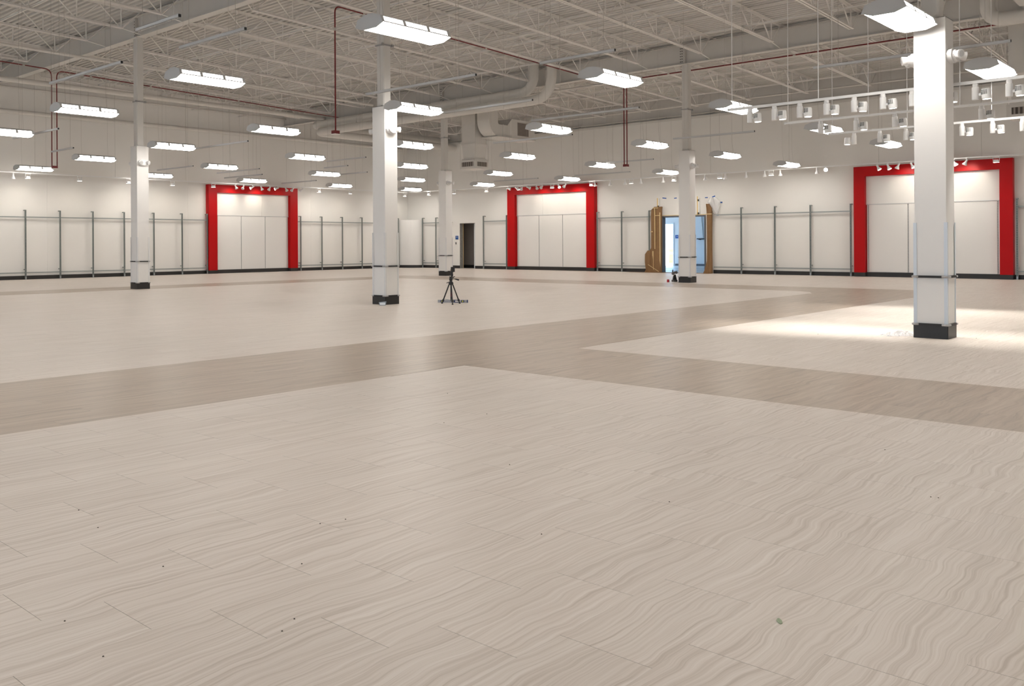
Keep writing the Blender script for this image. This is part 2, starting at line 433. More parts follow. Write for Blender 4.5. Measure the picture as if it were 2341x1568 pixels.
# shop front behind the camera: windows that give the cool fill
w = MB().box(XF - .2, XF, YB, YL, 2.7, 8.4).box(XF - .2, XF, YB, YL, 0, .3)
wins = [(1.5, 5.5), (11.5, 15.5), (21.5, 25.5)]
WZ = 2.7
edges = [YB] + [e for ab in wins for e in ab] + [YL]
for a, b_ in zip(edges[0::2], edges[1::2]): w.box(XF - .2, XF, a, b_, .3, WZ)
wf = w.build('wall_front', 'wall_paint'); tag(wf, kind='structure')
for q, (a, b_) in enumerate(wins):
    wo = MB().box(XF - .1, XF - .095, a, b_, .3, WZ).build('window_%d' % (q + 1), 'clear_glass'); tag(wo, kind='structure')
    f = MB()
    for y in (a, (a + b_) / 2 - .03, b_ - .06): f.box(XF - .13, XF - .06, y, y + .06, .3, WZ)
    f.box(XF - .13, XF - .06, a, b_, .3, .36).box(XF - .13, XF - .06, a, b_, WZ - .06, WZ).build('window_frame', 'door_frame_grey', wo)
    pd = bpy.data.lights.new('window_portal', 'AREA'); pd.shape = 'RECTANGLE'; pd.size = WZ - .3; pd.size_y = b_ - a
    try: pd.cycles.is_portal = True
    except Exception: pass
    po = bpy.data.objects.new('window_portal', pd); COL.objects.link(po); po.parent = wo
    po.location = (XF - .05, (a + b_) / 2, (WZ + .3) / 2); po.rotation_euler = (0, R(-90), 0)

# baseboards
BZ = 0.132
b = MB().box(XF, XR, YL - .02, YL, 0, BZ).build('baseboard_left', 'black_base'); tag(b, kind='structure')
b = MB()
for y0, y1 in ((YB, D0 - .3), (D1 + .45, O0), (O1, YL - .02)): b.box(XR - .02, XR, y0, y1, 0, BZ)
b = b.build('baseboard_right', 'black_base'); tag(b, kind='structure')

# rounded white panel that closes the corner, uprights and rails stop against it
crn = empty('corner_panel', (XR, YL, 0))
def arc(r1, r2, n=14): return [(-r1 * math.cos(math.pi / 2 * q / n), -r2 * math.sin(math.pi / 2 * q / n)) for q in range(n + 1)]
def arcwall(r1, r2, z0, z1, q0=0, q1=14):
    o_ = arc(r1, r2)[q0:q1 + 1]; i_ = arc(r1 - .02, r2 - .02)[q0:q1 + 1]
    return MB().prism(o_ + i_[::-1], z0, z1, 'z')
arcwall(.72, 1.06, BZ, 2.30, 0, 7).build('curved_sheet', 'laminate', crn, True)
arcwall(.717, 1.057, BZ, 2.30, 7, 14).build('curved_sheet', 'laminate', crn, True)
arcwall(.735, 1.075, 0, BZ).build('base_strip', 'black_base', crn, True)
tag(crn, 'tall curved white panel closing the far corner between the two walls', 'panel')

# ------------------------------------------------------------------ red portals
def on_wall(name, wall, s):
    return empty(name, (s, YL, 0), math.pi) if wall == 'L' else empty(name, (XR, s, 0), math.pi / 2)
def portal(wall, a, b_, ia, ib, divs, label):
    c = (a + b_) / 2; t = on_wall('red_portal', wall, c)
    sg = -1 if wall == 'L' else 1
    def s_(v): return sg * (v - c)
    def bx(s0, s1, d0, d1, z0, z1):
        x0, x1 = sorted((s_(s0), s_(s1))); return MB().box(x0, x1, d0, d1, z0, z1)
    H, IH, DP = 3.58, 3.262, 0.22
    bx(a, ia, .0, DP, .135, H).build('jamb', 'portal_red', t); bx(ib, b_, 0, DP, .135, H).build('jamb', 'portal_red', t)
    bx(ia, ib, 0, DP, IH, H).build('header', 'portal_red', t)
    bx(a, ia, 0, DP + .004, 0, .135).build('jamb_base', 'black_base', t); bx(ib, b_, 0, DP + .004, 0, .135).build('jamb_base', 'black_base', t)
    bx(ia, ib, 0, .10, 0, .145).build('base_strip', 'black_base', t)
    half = ia + (ib - ia) * .62
    bx(ia, half - .002, 0, .07, 2.36, IH).build('upper_panel', 'portal_white', t); bx(half + .002, ib, 0, .07, 2.36, IH).build('upper_panel', 'portal_white', t)
    bx(ia, ib, 0, .085, 2.335, 2.36).build('ledge_trim', 'grey_enamel', t)
    for d in divs:
        sd = bx(d - .013, d + .013, .02, .062, .15, 2.335).build('slotted_standard', 'grey_enamel', t)
        m_ = MB(); z = .18
        while z < 2.31:
            x0, x1 = sorted((s_(d - .007), s_(d + .007))); m_.box(x0, x1, .0615, .0635, z, z + .022); z += .048
        tag(m_.build('slot_row', 'slot_dark', sd), kind='stuff')
    ed = sorted([ia] + list(divs) + [ib])
    for p, q in zip(ed[:-1], ed[1:]):
        if q - p > .2: bx(p + .018, q - .018, 0, .07, .148, 2.333).build('lower_panel', 'portal_white', t)
        elif q - p > .05: bx(p + .004, q - .018, 0, .06, .148, 2.333).build('filler_panel', 'portal_white', t)
    tag(t, label, 'display frame', 'red display portals on the walls')
    return t
portal('L', 20.02, 24.50, 20.41, 24.10, [20.50, 21.66, 22.87, 24.03], 'red portal frame with white panels on the left wall')
portal('R', 20.43, 24.91, 20.82, 24.50, [20.90, 22.08, 23.30, 24.42], 'red portal frame with white panels between dark doorway and paper-wrapped door')
portal('R', 6.06, 10.48, 6.395, 10.14, [6.47, 7.69, 8.90, 10.08], 'red portal frame partly hidden behind the nearest column')

# ------------------------------------------------------------------ wall uprights and rails
u0 = empty('wall_upright')
MB().box(-.025, .025, .156, .160, 0, 2.395).box(-.025, -.021, .121, .160, 0, 2.395).box(.021, .025, .121, .160, 0, 2.395).build('channel', 'zinc_steel', u0)
m_ = MB(); z = .10
while z < 2.37: m_.box(-.013, .013, .1595, .1615, z, z + .030); z += .0508
tag(m_.build('slot_row', 'slot_dark', u0), kind='stuff')
MB().box(-.015, .015, 0, .122, 2.360, 2.393).build('standoff_bracket', 'zinc_steel', u0)
MB().box(-.015, .015, 0, .122, .325, .358).build('standoff_bracket', 'zinc_steel', u0)
MB().box(-.016, .016, .121, .162, 0, .012).box(-.014, .014, .121, .165, .02, .09).build('levelling_foot', 'level_silver', u0)
UPL = [12.765, 13.98, 15.193, 16.414, 17.63, 18.85, 19.985, 24.72, 25.92, 27.13, 28.337, 29.55, 30.72]
UPR = [30.16, 29.28, 26.342, 25.02, 20.34, 19.214, 17.996, 14.324, 13.111, 11.899, 10.60, 5.97]
lab_l = ['grey slotted wall upright, %s from the left edge on the left wall' % ORD[q] for q in range(6)] + \
        ['grey slotted upright touching the left side of the left-wall red portal',
         'grey slotted upright touching the right side of the left-wall red portal',
         'grey slotted upright, second to the right of the left-wall red portal', 'grey slotted upright, third to the right of the left-wall red portal',
         'grey slotted upright just left of the middle column', 'grey slotted upright standing behind the middle column',
         'grey slotted upright beside the left edge of the curved corner panel']
lab_r = ['grey slotted upright beside the right edge of the curved corner panel', 'grey slotted upright just left of the column by the dark doorway',
         'grey slotted upright just right of the dark doorway', 'grey slotted upright touching the left jamb of the middle red portal',
         'grey slotted upright touching the right jamb of the middle red portal', 'grey slotted upright midway between middle red portal and paper-wrapped door',
         'grey slotted upright pressed against the left brown paper wrapping', 'grey slotted upright, first right of the paper-wrapped door',
         'grey slotted upright, second right of the paper-wrapped door', 'grey slotted upright, third right of the paper-wrapped door',
         'grey slotted upright touching the left jamb of the largest, nearest red portal', 'grey slotted upright at the right edge of the photo']
first = True
for wall, ss, labs in (('L', UPL, lab_l), ('R', UPR, lab_r)):
    for s, lb in zip(ss, labs):
        o = u0 if first else copy_tree(u0); first = False
        o.location = (s, YL, 0) if wall == 'L' else (XR, s, 0); o.rotation_euler = (0, 0, math.pi if wall == 'L' else math.pi / 2)
        tag(o, lb, 'upright', 'slotted wall uprights')
def rail(wall, a, b_, z, label):
    t = on_wall('wall_rail', wall, (a + b_) / 2); h = (b_ - a) / 2
    MB().box(-h, h, .088, .120, z - .02, z + .02).build('tube', 'rail_steel', t)
    for q in range(int(h * 2 / 2.4) + 2):
        x = -h + .05 + q * (2 * h - .1) / (int(h * 2 / 2.4) + 1)
        MB().box(x - .012, x + .012, 0, .089, z - .012, z + .012).build('clip', 'rail_steel', t)
    tag(t, label, 'rail', 'horizontal wall rails')
segs = [('L', 4.0, 19.99, 'on the left wall left of the red portal'), ('L', 24.55, 30.73, 'between left-wall red portal and corner panel'),
        ('R', 28.3, 30.17, 'between corner panel and the dark doorway'), ('R', 25.0, 26.36, 'between dark doorway and the middle red portal'),
        ('R', 17.98, 20.40, 'between middle red portal and the paper-wrapped door'), ('R', 10.58, 15.38, 'between paper-wrapped door and the nearest red portal'),
        ('R', 0.5, 5.98, 'at the right edge of the photo')]
for wall, a, b_, tx in segs:
    rail(wall, a, b_, 2.145, 'upper grey steel rail ' + tx)
    rail(wall, a, b_, .235, 'low grey steel rail ' + tx)

# ------------------------------------------------------------------ columns
HW = 0.168
WRAP = 3.77
def column(cx, cy, label):
    gx = min(GX, key=lambda q: abs(q - cx))
    t = empty('column', (cx, cy, 0)); dx = max(-.05, min(.05, gx - cx))
    zt = z_gird(gx) - .55
    MB().bbox(dx - .10, dx + .10, -.10, .10, .0, zt - .02, .02).build('steel_post', 'beam_paint', t)
    MB().box(dx - .16, dx + .16, -.13, .13, zt - .02, zt).build('cap_plate', 'beam_paint', t)
    MB().box(dx - .115, dx + .115, -.115, .115, 4.93, 4.96).box(dx - .16, dx - .1, -.12, -.10, 4.92, 4.97).box(dx + .1, dx + .16, -.12, -.10, 4.92, 4.97).build('strap', 'bumper_steel', t)
    # four wrap panels, mitred by a hair
    e = .002; h = HW; th = .015
    for q in range(4):
        MB().box(-h + e, h - e, -h, -h + th, .165, WRAP).xf(Matrix.Rotation(q * math.pi / 2, 4, 'Z')).build('wrap_panel', 'laminate', t)
        MB().box(-h - .004, h + .004, -h - .006, -h + .001, .165, .715).xf(Matrix.Rotation(q * math.pi / 2, 4, 'Z')).build('kick_panel', 'portal_white', t)
        MB().prism([(-h - .012, -h - .012), (-h + .024, -h - .012), (-h + .024, -h - .005), (-h - .005, -h - .005), (-h - .005, -h + .024), (-h - .012, -h + .024)], .165, 1.365, 'z').xf(Matrix.Rotation(q * math.pi / 2, 4, 'Z')).build('corner_guard', 'guard_plastic' if cx == 12.06 else 'guard_pale', t)
        MB().box(-h - .008, h + .008, -h - .016, -h, 0, .155).xf(Matrix.Rotation(q * math.pi / 2, 4, 'Z')).build('base_panel', 'black_base', t)
    MB().box(-h, h, -h, h, WRAP - .006, WRAP).build('top_lid', 'laminate', t)
    for z in (.163, .727):
        for q in range(4):
            MB().box(-h + .02, h - .02, -h - .030, -h - .006, z - .013, z + .013).xf(Matrix.Rotation(q * math.pi / 2, 4, 'Z')).build('bumper_rail', 'black_rubber', t)
            bl = MB().tube([(-h + .045, -h - .024, z), (-h + .01, -h - .026, z), (-h - .016, -h - .016, z), (-h - .026, -h + .01, z), (-h - .024, -h + .045, z)], .014, 8)
            bl.xf(Matrix.Rotation(q * math.pi / 2, 4, 'Z')).build('bumper_corner', 'bumper_steel', t, True)
    tag(t, label, 'column', 'square columns')
    return t
CL = ['white wrapped square column standing before the left wall', 'white wrapped square column in the middle, left of the tripod',
      'nearest large white wrapped column at the right', 'white wrapped column standing in front of the paper-wrapped doorway',
      'slim distant white column behind the tripod by the dark doorway']
for (cx, cy), lb in zip(COLS, CL): column(cx, cy, lb)

def emergency_light(cx, cy, face, label, zc=3.325):
    t = empty('emergency_light', (cx, cy + face * (HW + .002), zc), math.pi if face > 0 else 0)
    pts = [(.15 * math.cos(a) * (1 if True else 1), .085 * math.sin(a)) for a in [2 * math.pi * q / 16 for q in range(16)]]
    m_ = MB(); m_.prism(pts, -.05, 0, 'y')
    m_.build('housing', 'white_enamel', t, True)
    m_ = MB(); m_.prism([(p[0] * .8, p[1] * .8) for p in pts], -.085, -.05, 'y'); m_.build('cover', 'white_enamel', t, True)
    for sx_ in (-1, 1):
        hd = MB().lathe([(.012, -.05), (.034, -.045), (.05, .02), (.054, .045), (.046, .048)], 14).xf(Matrix.Translation((sx_ * .085, -.105, .0)) @ Matrix.Rotation(sx_ * R(28), 4, 'Z') @ Matrix.Rotation(R(97), 4, 'X')).build('lamp_head', 'white_enamel', t, True)
        MB().lathe([(.036, .0485), (.036, .051)], 14).xf(Matrix.Translation((sx_ * .085, -.105, .0)) @ Matrix.Rotation(sx_ * R(28), 4, 'Z') @ Matrix.Rotation(R(97), 4, 'X')).build('lamp_glass', 'grey_enamel', hd, True)
    tag(t, label, 'emergency light', 'emergency lights on the columns')
WH = ['the column before the left wall', 'the middle column', 'the nearest column', 'the column before the doorway', 'the column behind the tripod']
for (cx, cy), wn_ in zip(COLS, WH):
    emergency_light(cx, cy, -1, 'white twin-head emergency light on the bright side of ' + wn_)
    emergency_light(cx, cy, 1, 'white twin-head emergency light jutting from the left side of ' + wn_)

# ------------------------------------------------------------------ high-bay fixtures
ZF = 3.658
def fixture_proto():
    t = empty('high_bay_light')
    L = .565; W = .222
    top = [(-W, 0), (-W * .86, .075), (-.06, .115), (.06, .115), (W * .86, .075), (W, 0)]
    # reflector housing: top shell (thin) and end plates
    m_ = MB()
    for (y0, z0), (y1, z1) in zip(top[1:4], top[2:5]):
        m_._add([(-L, y0, z0), (L, y0, z0), (L, y1, z1), (-L, y1, z1), (-L, y0, z0 + .006), (L, y0, z0 + .006), (L, y1, z1 + .006), (-L, y1, z1 + .006)],
                [(0, 1, 2, 3), (7, 6, 5, 4), (0, 4, 5, 1), (3, 2, 6, 7), (0, 3, 7, 4), (1, 5, 6, 2)])
    m_.build('housing', 'grey_enamel', t)
    for sx_ in (-1, 1):
        poly = [(-W - .006, -.006), (-W * .88, .08), (-.062, .122), (.062, .122), (W * .88, .08), (W + .006, -.006), (.11, -.048), (-.11, -.048)]
        x0, x1 = sorted((sx_ * L, sx_ * (L + .012)))
        m_ = MB(); m_.prism(poly, x0, x1, 'x'); m_.build('end_cap', 'grey_enamel', t)
    # lens: shallow trough
    m_ = MB(); pr = [(-W, 0), (-.11, -.042), (.11, -.042), (W, 0)]
    for (y0, z0), (y1, z1) in zip(pr[:-1], pr[1:]):
        m_._add([(-L, y0, z0), (-L, y1, z1), (L, y1, z1), (L, y0, z0)], [(0, 1, 2, 3)])
    m_.build('lens', 'fixture_lens', t)
    # side rails with three lit windows on each side
    for sy in (-1, 1):
        m_ = MB()
        def sp(u, a, b_, lift=0.0):
            yo, zo = sy * W, 0; y1, z1 = sy * W * .86, .075
            return [(u[0], yo + (y1 - yo) * a + sy * lift, zo + (z1 - zo) * a), (u[1], yo + (y1 - yo) * a + sy * lift, zo + (z1 - zo) * a),
                    (u[1], yo + (y1 - yo) * b_ + sy * lift, zo + (z1 - zo) * b_), (u[0], yo + (y1 - yo) * b_ + sy * lift, zo + (z1 - zo) * b_)]
        def fc(vs): return [(0, 1, 2, 3)] if sy < 0 else [(3, 2, 1, 0)]
        m_._add(sp((-L, L), 0, .22), fc(0)); m_._add(sp((-L, L), .92, 1.0), fc(0))
        for u in ((-L, -L + .035), (-.225, -.175), (.175, .225), (L - .035, L)): m_._add(sp(u, .22, .92), fc(0))
        m_.build('side_rail', 'grey_enamel', t)
        for u in ((-L + .035, -.225), (-.175, .175), (.225, L - .035)):
            q = MB(); q._add(sp(u, .22, .92, -.002), fc(0)); q.build('side_lens', 'fixture_side', t)
    return t
LIGHTS = {1: [(12.38, 29.55), (16.85, 29.6), (20.98, 29.5), (25.6, 29.6), (29.85, 29.5)],
          2: [(12.23, 24.98), (16.5, 24.98), (20.93, 25.0), (25.38, 25.0), (29.78, 25.06)],
          3: [(7.95, 20.53), (12.19, 20.62), (16.51, 20.57), (20.92, 20.62), (25.49, 20.7), (29.71, 20.64)],
          4: [(7.78, 16.25), (12.12, 16.2), (16.54, 16.25), (20.91, 16.25), (25.31, 16.29), (29.65, 16.34)],
          5: [(7.62, 11.9), (12.12, 11.86), (16.43, 11.89), (21.01, 12.02), (25.25, 12.0), (29.81, 12.06)],
          6: [(7.6, 7.59), (12.08, 7.57), (16.40, 7.62), (21.0, 7.66), (25.45, 7.72), (29.8, 7.7)],
          7: [(11.16, 3.23), (15.59, 3.29)]}
fx = fixture_proto()
wire_cache = {}
def add_wires(t, x):
    key = round(z_deck(x), 2)
    if key not in wire_cache:
        h = key - ZF - .03
        wire_cache[key] = [MB().tube([(s * .40, s2 * .055, .11), (s * .40, s2 * .02, .45), (s * .40, 0, h)], .0025, 3).mesh('hanger_wire', 'wire_grey') for s in (-1, 1) for s2 in (-1,)]
    for wme in wire_cache[key]: place('hanger_wire', wme, t)
first = True
allfix = []
for row, pts in LIGHTS.items():
    for q, (x, y) in enumerate(pts):
        lb = 'lit high-bay light, %s from the left in the row %s' % (ORD[q], ['', 'nearest the left wall', 'second from the left wall', 'third from the left wall', 'fourth from the left wall', 'fifth from the left wall', 'sixth from the left wall', 'nearest the right edge'][row])
        allfix.append((x, y, lb, 'lit high-bay lights'))
for x in (-6.0, -1.6, 2.9):
    for y in (-6.0, -1.5, 3.2, 7.59, 11.9, 16.25, 20.6, 25.0, 29.5): allfix.append((x, y, 'lit high-bay light overhead, beyond the top or side of the picture', 'high-bay lights outside the frame'))
for x, y in ((7.4, 3.2), (7.4, -1.5), (7.4, -6), (12, -1.5), (12, -6), (16.4, -1.5), (20.0, 3.3), (20.8, -1.5), (16.4, -6), (24.5, 3.3), (25.2, -1.5), (29, 3.3), (29.5, -1.5), (7.8, 25.0), (7.8, 29.5), (21, -6), (26, -6)):
    allfix.append((x, y, 'lit high-bay light overhead, beyond the top or side of the picture', 'high-bay lights outside the frame'))
protos = [c for c in fx.children]
for x, y, lb, gp in allfix:
    if first: o = fx; first = False
    else:
        o = fx.copy(); COL.objects.link(o); o.parent = None
        for ch in protos:
            c = ch.copy(); COL.objects.link(c); c.parent = o
    o.location = (x, y, ZF); tag(o, lb, 'ceiling light', gp)
for o in [q for q in COL.objects if q.name.startswith('high_bay_light')]: add_wires(o, o.location.x)

# ------------------------------------------------------------------ hanging strut channels
ZS = 3.717
BARS = [(6.22, 14.19, 11.85, 'large hanging strut channel crossing the leftmost red conduit drops'), (5.43, 9.96, 9.0, 'hanging strut channel in front of the near roof girder at top left'),
        (6.32, 10.46, 9.0, 'hanging strut channel above the high-bay light nearest the top left'), (10.58, 11.5, 9.02, 'hanging strut channel passing before the middle column post'),
        (10.58, 7.8, 6.57, 'hanging strut channel just left of the high-bay light at top centre right'), (13.18, 12.05, 9.9, 'hanging strut channel under the twin round ducts'),
        (15.4, 11.59, 9.04, 'hanging strut channel crossed by the central double red drop'), (13.82, 5.18, 2.69, 'long hanging strut channel passing behind the nearest column'),
        (18.08, 14.83, 12.41, 'hanging strut channel below the return air box'), (8.74, 22.02, 19.54, 'hanging strut channel ending at the leftmost red drops'),
        (10.74, 24.44, 23.11, 'short hanging strut channel near the bottom of the leftmost red drops'), (13.2, 21.34, 18.72, 'hanging strut channel right of the column before the left wall'),
        (16.03, 28.06, 25.8, 'hanging strut channel left of the left-wall red portal'), (18.28, 27.82, 25.27, 'upper of two hanging strut channels above the left-wall red portal'),
        (19.83, 29.68, 27.24, 'lower of two hanging strut channels above the left-wall red portal'), (23.36, 30.7, 28.42, 'hanging strut channel over the right corner of the left-wall red portal'),
        (18.22, 21.64, 19.85, 'uppermost of three faint strut channels left of the middle column'), (19.72, 23.56, 22.36, 'middle short strut channel left of the middle column'),
        (22.0, 25.6, 23.9, 'lowest faint strut channel left of the middle column'),
        (29.22, 23.95, 21.7, 'hanging strut channel over the left half of the middle red portal'), (29.1, 19.86, 17.47, 'hanging strut channel right of the middle red portal'),
        (25.26, 16.02, 14.34, 'hanging strut channel behind the bottom of the central red drop'), (20.7, 11.19, 9.12, 'faint hanging strut channel right of the column before the doorway')]
for x, y0, y1, lb in BARS:
    L = (y0 - y1) / 2; c = (y0 + y1) / 2
    t = empty('strut_channel', (x, c, ZS))
    m_ = MB().box(-.021, .021, -L, L, .038, .041).box(-.021, -.018, -L, L, 0, .041).box(.018, .021, -L, L, 0, .041).box(-.021, -.008, -L, L, 0, .003).box(.008, .021, -L, L, 0, .003)
    m_.build('channel', 'strut_grey', t)
    m_ = MB(); y = -L + .04
    while y < L - .05: m_.box(-.0075, .0075, y, y + .028, -.001, .002); y += .05
    tag(m_.build('slot_row', 'grey_enamel', t), kind='stuff')
    MB().box(-.014, .014, -L - .006, -L + .012, .006, .036).build('end_plug', 'black_plastic', t)
    MB().box(-.022, .022, L - .004, L + .004, 0, .042).build('end_plug', 'strut_grey', t)
    for s in (-1, 1):
        kf = .5 if x == 29.22 else .72
        MB().tube([(0, s * L * kf, .04), (0, s * L * kf, z_deck(x) - ZS - .03)], .003, 4).build('hanger_wire', 'wire_grey', t)
    tag(t, lb, 'strut channel', 'hanging strut channels')

# ------------------------------------------------------------------ three floor-display spot tracks
ZT = 3.011
TR = [(12.34, 5.82, [5.50, 5.155, 4.813, 4.465, 4.12, 3.776, 3.44, 3.10, 2.76, 2.42], 'nearest of the three white spotlight tracks behind the nearest column', 'nearest'),
      (14.40, 5.86, [5.30, 4.78, 4.246, 3.70, 3.147], 'middle of the three white spotlight tracks behind the nearest column', 'middle'),
      (16.40, 5.90, [5.48, 5.07, 4.67, 4.26, 3.856, 3.437, 3.046], 'farthest, lowest-looking of the three white spotlight tracks', 'farthest')]
def spot_beam(t, loc, direction, energy, size, blend, col=(1, .9, .77), rad=.035):
    ld = bpy.data.lights.new('spot_beam', 'SPOT'); ld.energy = energy; ld.spot_size = R(size); ld.spot_blend = blend; ld.color = col; ld.shadow_soft_size = rad
    lo = bpy.data.objects.new('spot_beam', ld); COL.objects.link(lo); lo.parent = t; lo.location = loc
    lo.rotation_euler = Vector(direction).to_track_quat('-Z', 'Y').to_euler()
drv = MB().lathe([(.036, -.195), (.038, -.19), (.038, -.045), (.03, -.04), (.03, -.006), (.024, 0)], 16).mesh('driver_tube', 'white_enamel', True)
hdm = MB().lathe([(.046, -.12), (.051, -.115), (.051, -.02), (.045, .0)], 18).mesh('head', 'white_enamel', True)
fins = MB()
for q in range(8):
    fins._add([(Matrix.Rotation(R(196 + q * 13), 3, 'Z') @ Vector(p)) for p in [(.048, -.0028, -.066), (.0522, -.0028, -.066), (.048, .0028, -.066), (.0522, .0028, -.066), (.044, -.0028, -.010), (.0505, -.0028, -.010), (.044, .0028, -.010), (.0505, .0028, -.010)]], [(0, 2, 3, 1), (4, 5, 7, 6), (0, 1, 5, 4), (2, 6, 7, 3), (0, 4, 6, 2), (1, 3, 7, 5)])
finm = fins.mesh('cooling_slots', 'slot_dark')
lnm = MB().lathe([(.041, -.1205), (.041, -.118)], 18).mesh('lens', 'spot_lens')
armm = MB().box(.03, .062, -.012, .012, -.15, -.12).mesh('arm', 'white_enamel')
for x, yend, ys, lb, which in TR:
    t = empty('light_track', (x, yend, ZT)); Lt = yend + 0.6
    MB().box(-.018, .018, -Lt, 0, 0, .034).box(-.022, .022, -.01, .0, -.002, .036).build('rail', 'white_enamel', t)
    MB().box(-.004, .004, -Lt, -.012, -.0005, .001).build('contact_slot', 'grey_enamel', t)
    for q, yy in enumerate((-.06, -1.25, -2.45, -3.6, -4.8)):
        MB().tube([(0, yy, .034), (0, yy, z_deck(x) - ZT - .03)], .0055, 5).build('hanger_rod', 'white_enamel', t)
    tag(t, lb, 'light track', 'spotlight tracks over the display floor')
    for q, y in enumerate(ys):
        flip = -1 if (which == 'farthest' and q == 0) else 1
        s = empty('track_spot', (x, y, ZT), R(-90 if flip > 0 else 90))   # local +x points to -Y
        place('driver_tube', drv, s)
        place('arm', armm, s)
        tilt = random.uniform(-3, 3)
        hd = place('head', hdm, s, (.107, 0, -.075), Euler((R(tilt), R(random.uniform(-4, 2)), 0)))
        place('cooling_slots', finm, hd); place('lens', lnm, hd)
        pu = project(x, y, ZT)[0]
        spot_beam(hd, (0, 0, -.125), (0.03 * random.uniform(-1, 1), .03 * random.uniform(-1, 1), -1), 105, 58, .7, col=(1, .96, .90))
        hid = ' hidden by the nearest column' if 2095 < pu < 2185 else ''
        tag(s, 'white cylinder spotlight, %s from the left end on the %s of three tracks%s' % (ORD[q], which, ''), 'spotlight', 'cylinder spotlights on the tracks')

# ------------------------------------------------------------------ perimeter track along both walls
ZP = 3.585
PD = 0.85
tl = empty('perimeter_track', (6, YL - PD, ZP))
MB().box(0, 24.6, -.018, .018, 0, .034).build('rail', 'white_enamel', tl)
for q in range(9): MB().tube([(1 + q * 2.9, 0, .03), (1 + q * 2.9, 0, z_deck(7 + q * 2.9) - ZP - .03)], .004, 4).build('hanger_rod', 'wire_grey', tl)
tag(tl, 'thin white light track running along the left wall', 'light track', 'perimeter light tracks')
tr_ = empty('perimeter_track', (XR - PD - .05, 0.3, ZP))
MB().box(-.018, .018, 0, 30.1, 0, .034).build('rail', 'white_enamel', tr_)
for q in range(11): MB().tube([(0, .8 + q * 2.8, .03), (0, .8 + q * 2.8, z_deck(XR - PD) - ZP - .03)], .004, 4).build('hanger_rod', 'wire_grey', tr_)
tag(tr_, 'thin white light track running along the right wall', 'light track', 'perimeter light tracks')
bell = [(.016, .10), (.026, .095), (.028, .03), (.034, .0), (.062, -.055), (.066, -.085), (.060, -.088)]
bellm = MB().lathe(bell, 14).mesh('lamp_bell', 'white_enamel', True)
blens = MB().lathe([(.056, -.0885), (.056, -.086)], 14).mesh('lamp_face', 'par_lens')
blensdim = MB().lathe([(.056, -.0885), (.056, -.086)], 14).mesh('lamp_face', 'grey_enamel')
stemm = MB().box(-.02, .02, -.014, .014, -.03, 0).tube([(0, 0, -.02), (0, 0, -.075)], .008, 6).mesh('stem', 'white_enamel')
def par_head(wall, s, aim, label, beam=0, dim=False, size=50):
    """aim = (along wall, into wall, down)"""
    loc = (s, YL - PD, ZP) if wall == 'L' else (XR - PD - .05, s, ZP)
    t = empty('wall_track_spot', loc); place('stem', stemm, t)
    al, wl_, dn = aim
    d = Vector((al, wl_, -dn)) if wall == 'L' else Vector((wl_, al, -dn))
    d.normalize(); q = d.to_track_quat('-Z', 'Y')
    pivot = Vector((0, 0, -.085)); 
    bo = place('lamp_bell', bellm, t, pivot - q @ Vector((0, 0, .03)), q.to_euler())
    place('lamp_face', blens if not dim else blensdim, bo)
    if beam: spot_beam(t, pivot + d * .10, d, beam, size, .8)
    tag(t, label, 'spotlight', 'small spotlights on the wall tracks')
boxm = MB().hexa([(-.075, -.05, -.17), (.075, -.05, -.17), (-.075, .05, -.17), (.075, .05, -.17), (-.055, -.035, -.09), (.055, -.035, -.09), (-.055, .035, -.09), (.055, .035, -.09)]).mesh('lamp_box', 'white_enamel')
boxl = MB().box(-.068, .068, -.045, .045, -.172, -.1695).mesh('lamp_face', 'par_lens')
boxb = MB().box(-.068, .068, -.045, .045, -.172, -.1695).mesh('lamp_face', 'bright_lens')
yokem = MB().box(-.09, .09, -.02, .02, -.025, .0).box(-.085, -.075, -.01, .01, -.13, -.02).box(.075, .085, -.01, .01, -.13, -.02).mesh('yoke', 'white_enamel')
def box_head(wall, s, label, bright=False):
    loc = (s, YL - PD, ZP) if wall == 'L' else (XR - PD - .05, s, ZP)
    t = empty('wall_wash_light', loc, 0 if wall == 'L' else R(90))
    place('yoke', yokem, t); bo = place('lamp_box', boxm, t); place('lamp_face', boxb if bright else boxl, bo)
    spot_beam(t, (0, 0, -.18), (0, .35, -1), 24, 150, 1.0, rad=.08)
    tag(t, label, 'wall washer', 'box wall washers on the wall tracks')
# left wall
LWB = [(12.56, 'box wall washer second from the left edge on the left wall'), (14.37, 'box wall washer on the left wall, left of the first column'), (16.21, 'box wall washer just left of the column before the left wall'),
       (18.02, 'box wall washer between first column and left-wall red portal'), (19.82, 'box wall washer over the left corner of the left-wall red portal'), (25.17, 'box wall washer just right of the left-wall red portal'),
       (26.99, 'box wall washer midway between left-wall red portal and middle column'), (30.45, 'box wall washer by the far corner on the left wall')]
for s, lb in LWB: box_head('L', s, lb)
par_head('L', 12.08, (0, .1, 1), 'small bell spotlight at the left edge of the left wall')
for q, (s, aim) in enumerate([(20.86, (.25, -.45, 1)), (21.24, (-.55, -.2, .8)), (21.69, (-1, .35, .55)), (22.12, (.25, -.4, 1)), (22.55, (-.6, .0, .9)), (22.93, (-1, .5, .4)), (23.38, (.1, -.6, .9)), (23.75, (-.7, -.1, .6))]):
    par_head('L', s, aim, 'bell spotlight, %s from the left along the left-wall red portal header' % ORD[q], dim=(q not in (2, 5)))
par_head('L', 24.25, (-.3, .9, .6), 'bell spotlight past the right corner of the left-wall red portal')
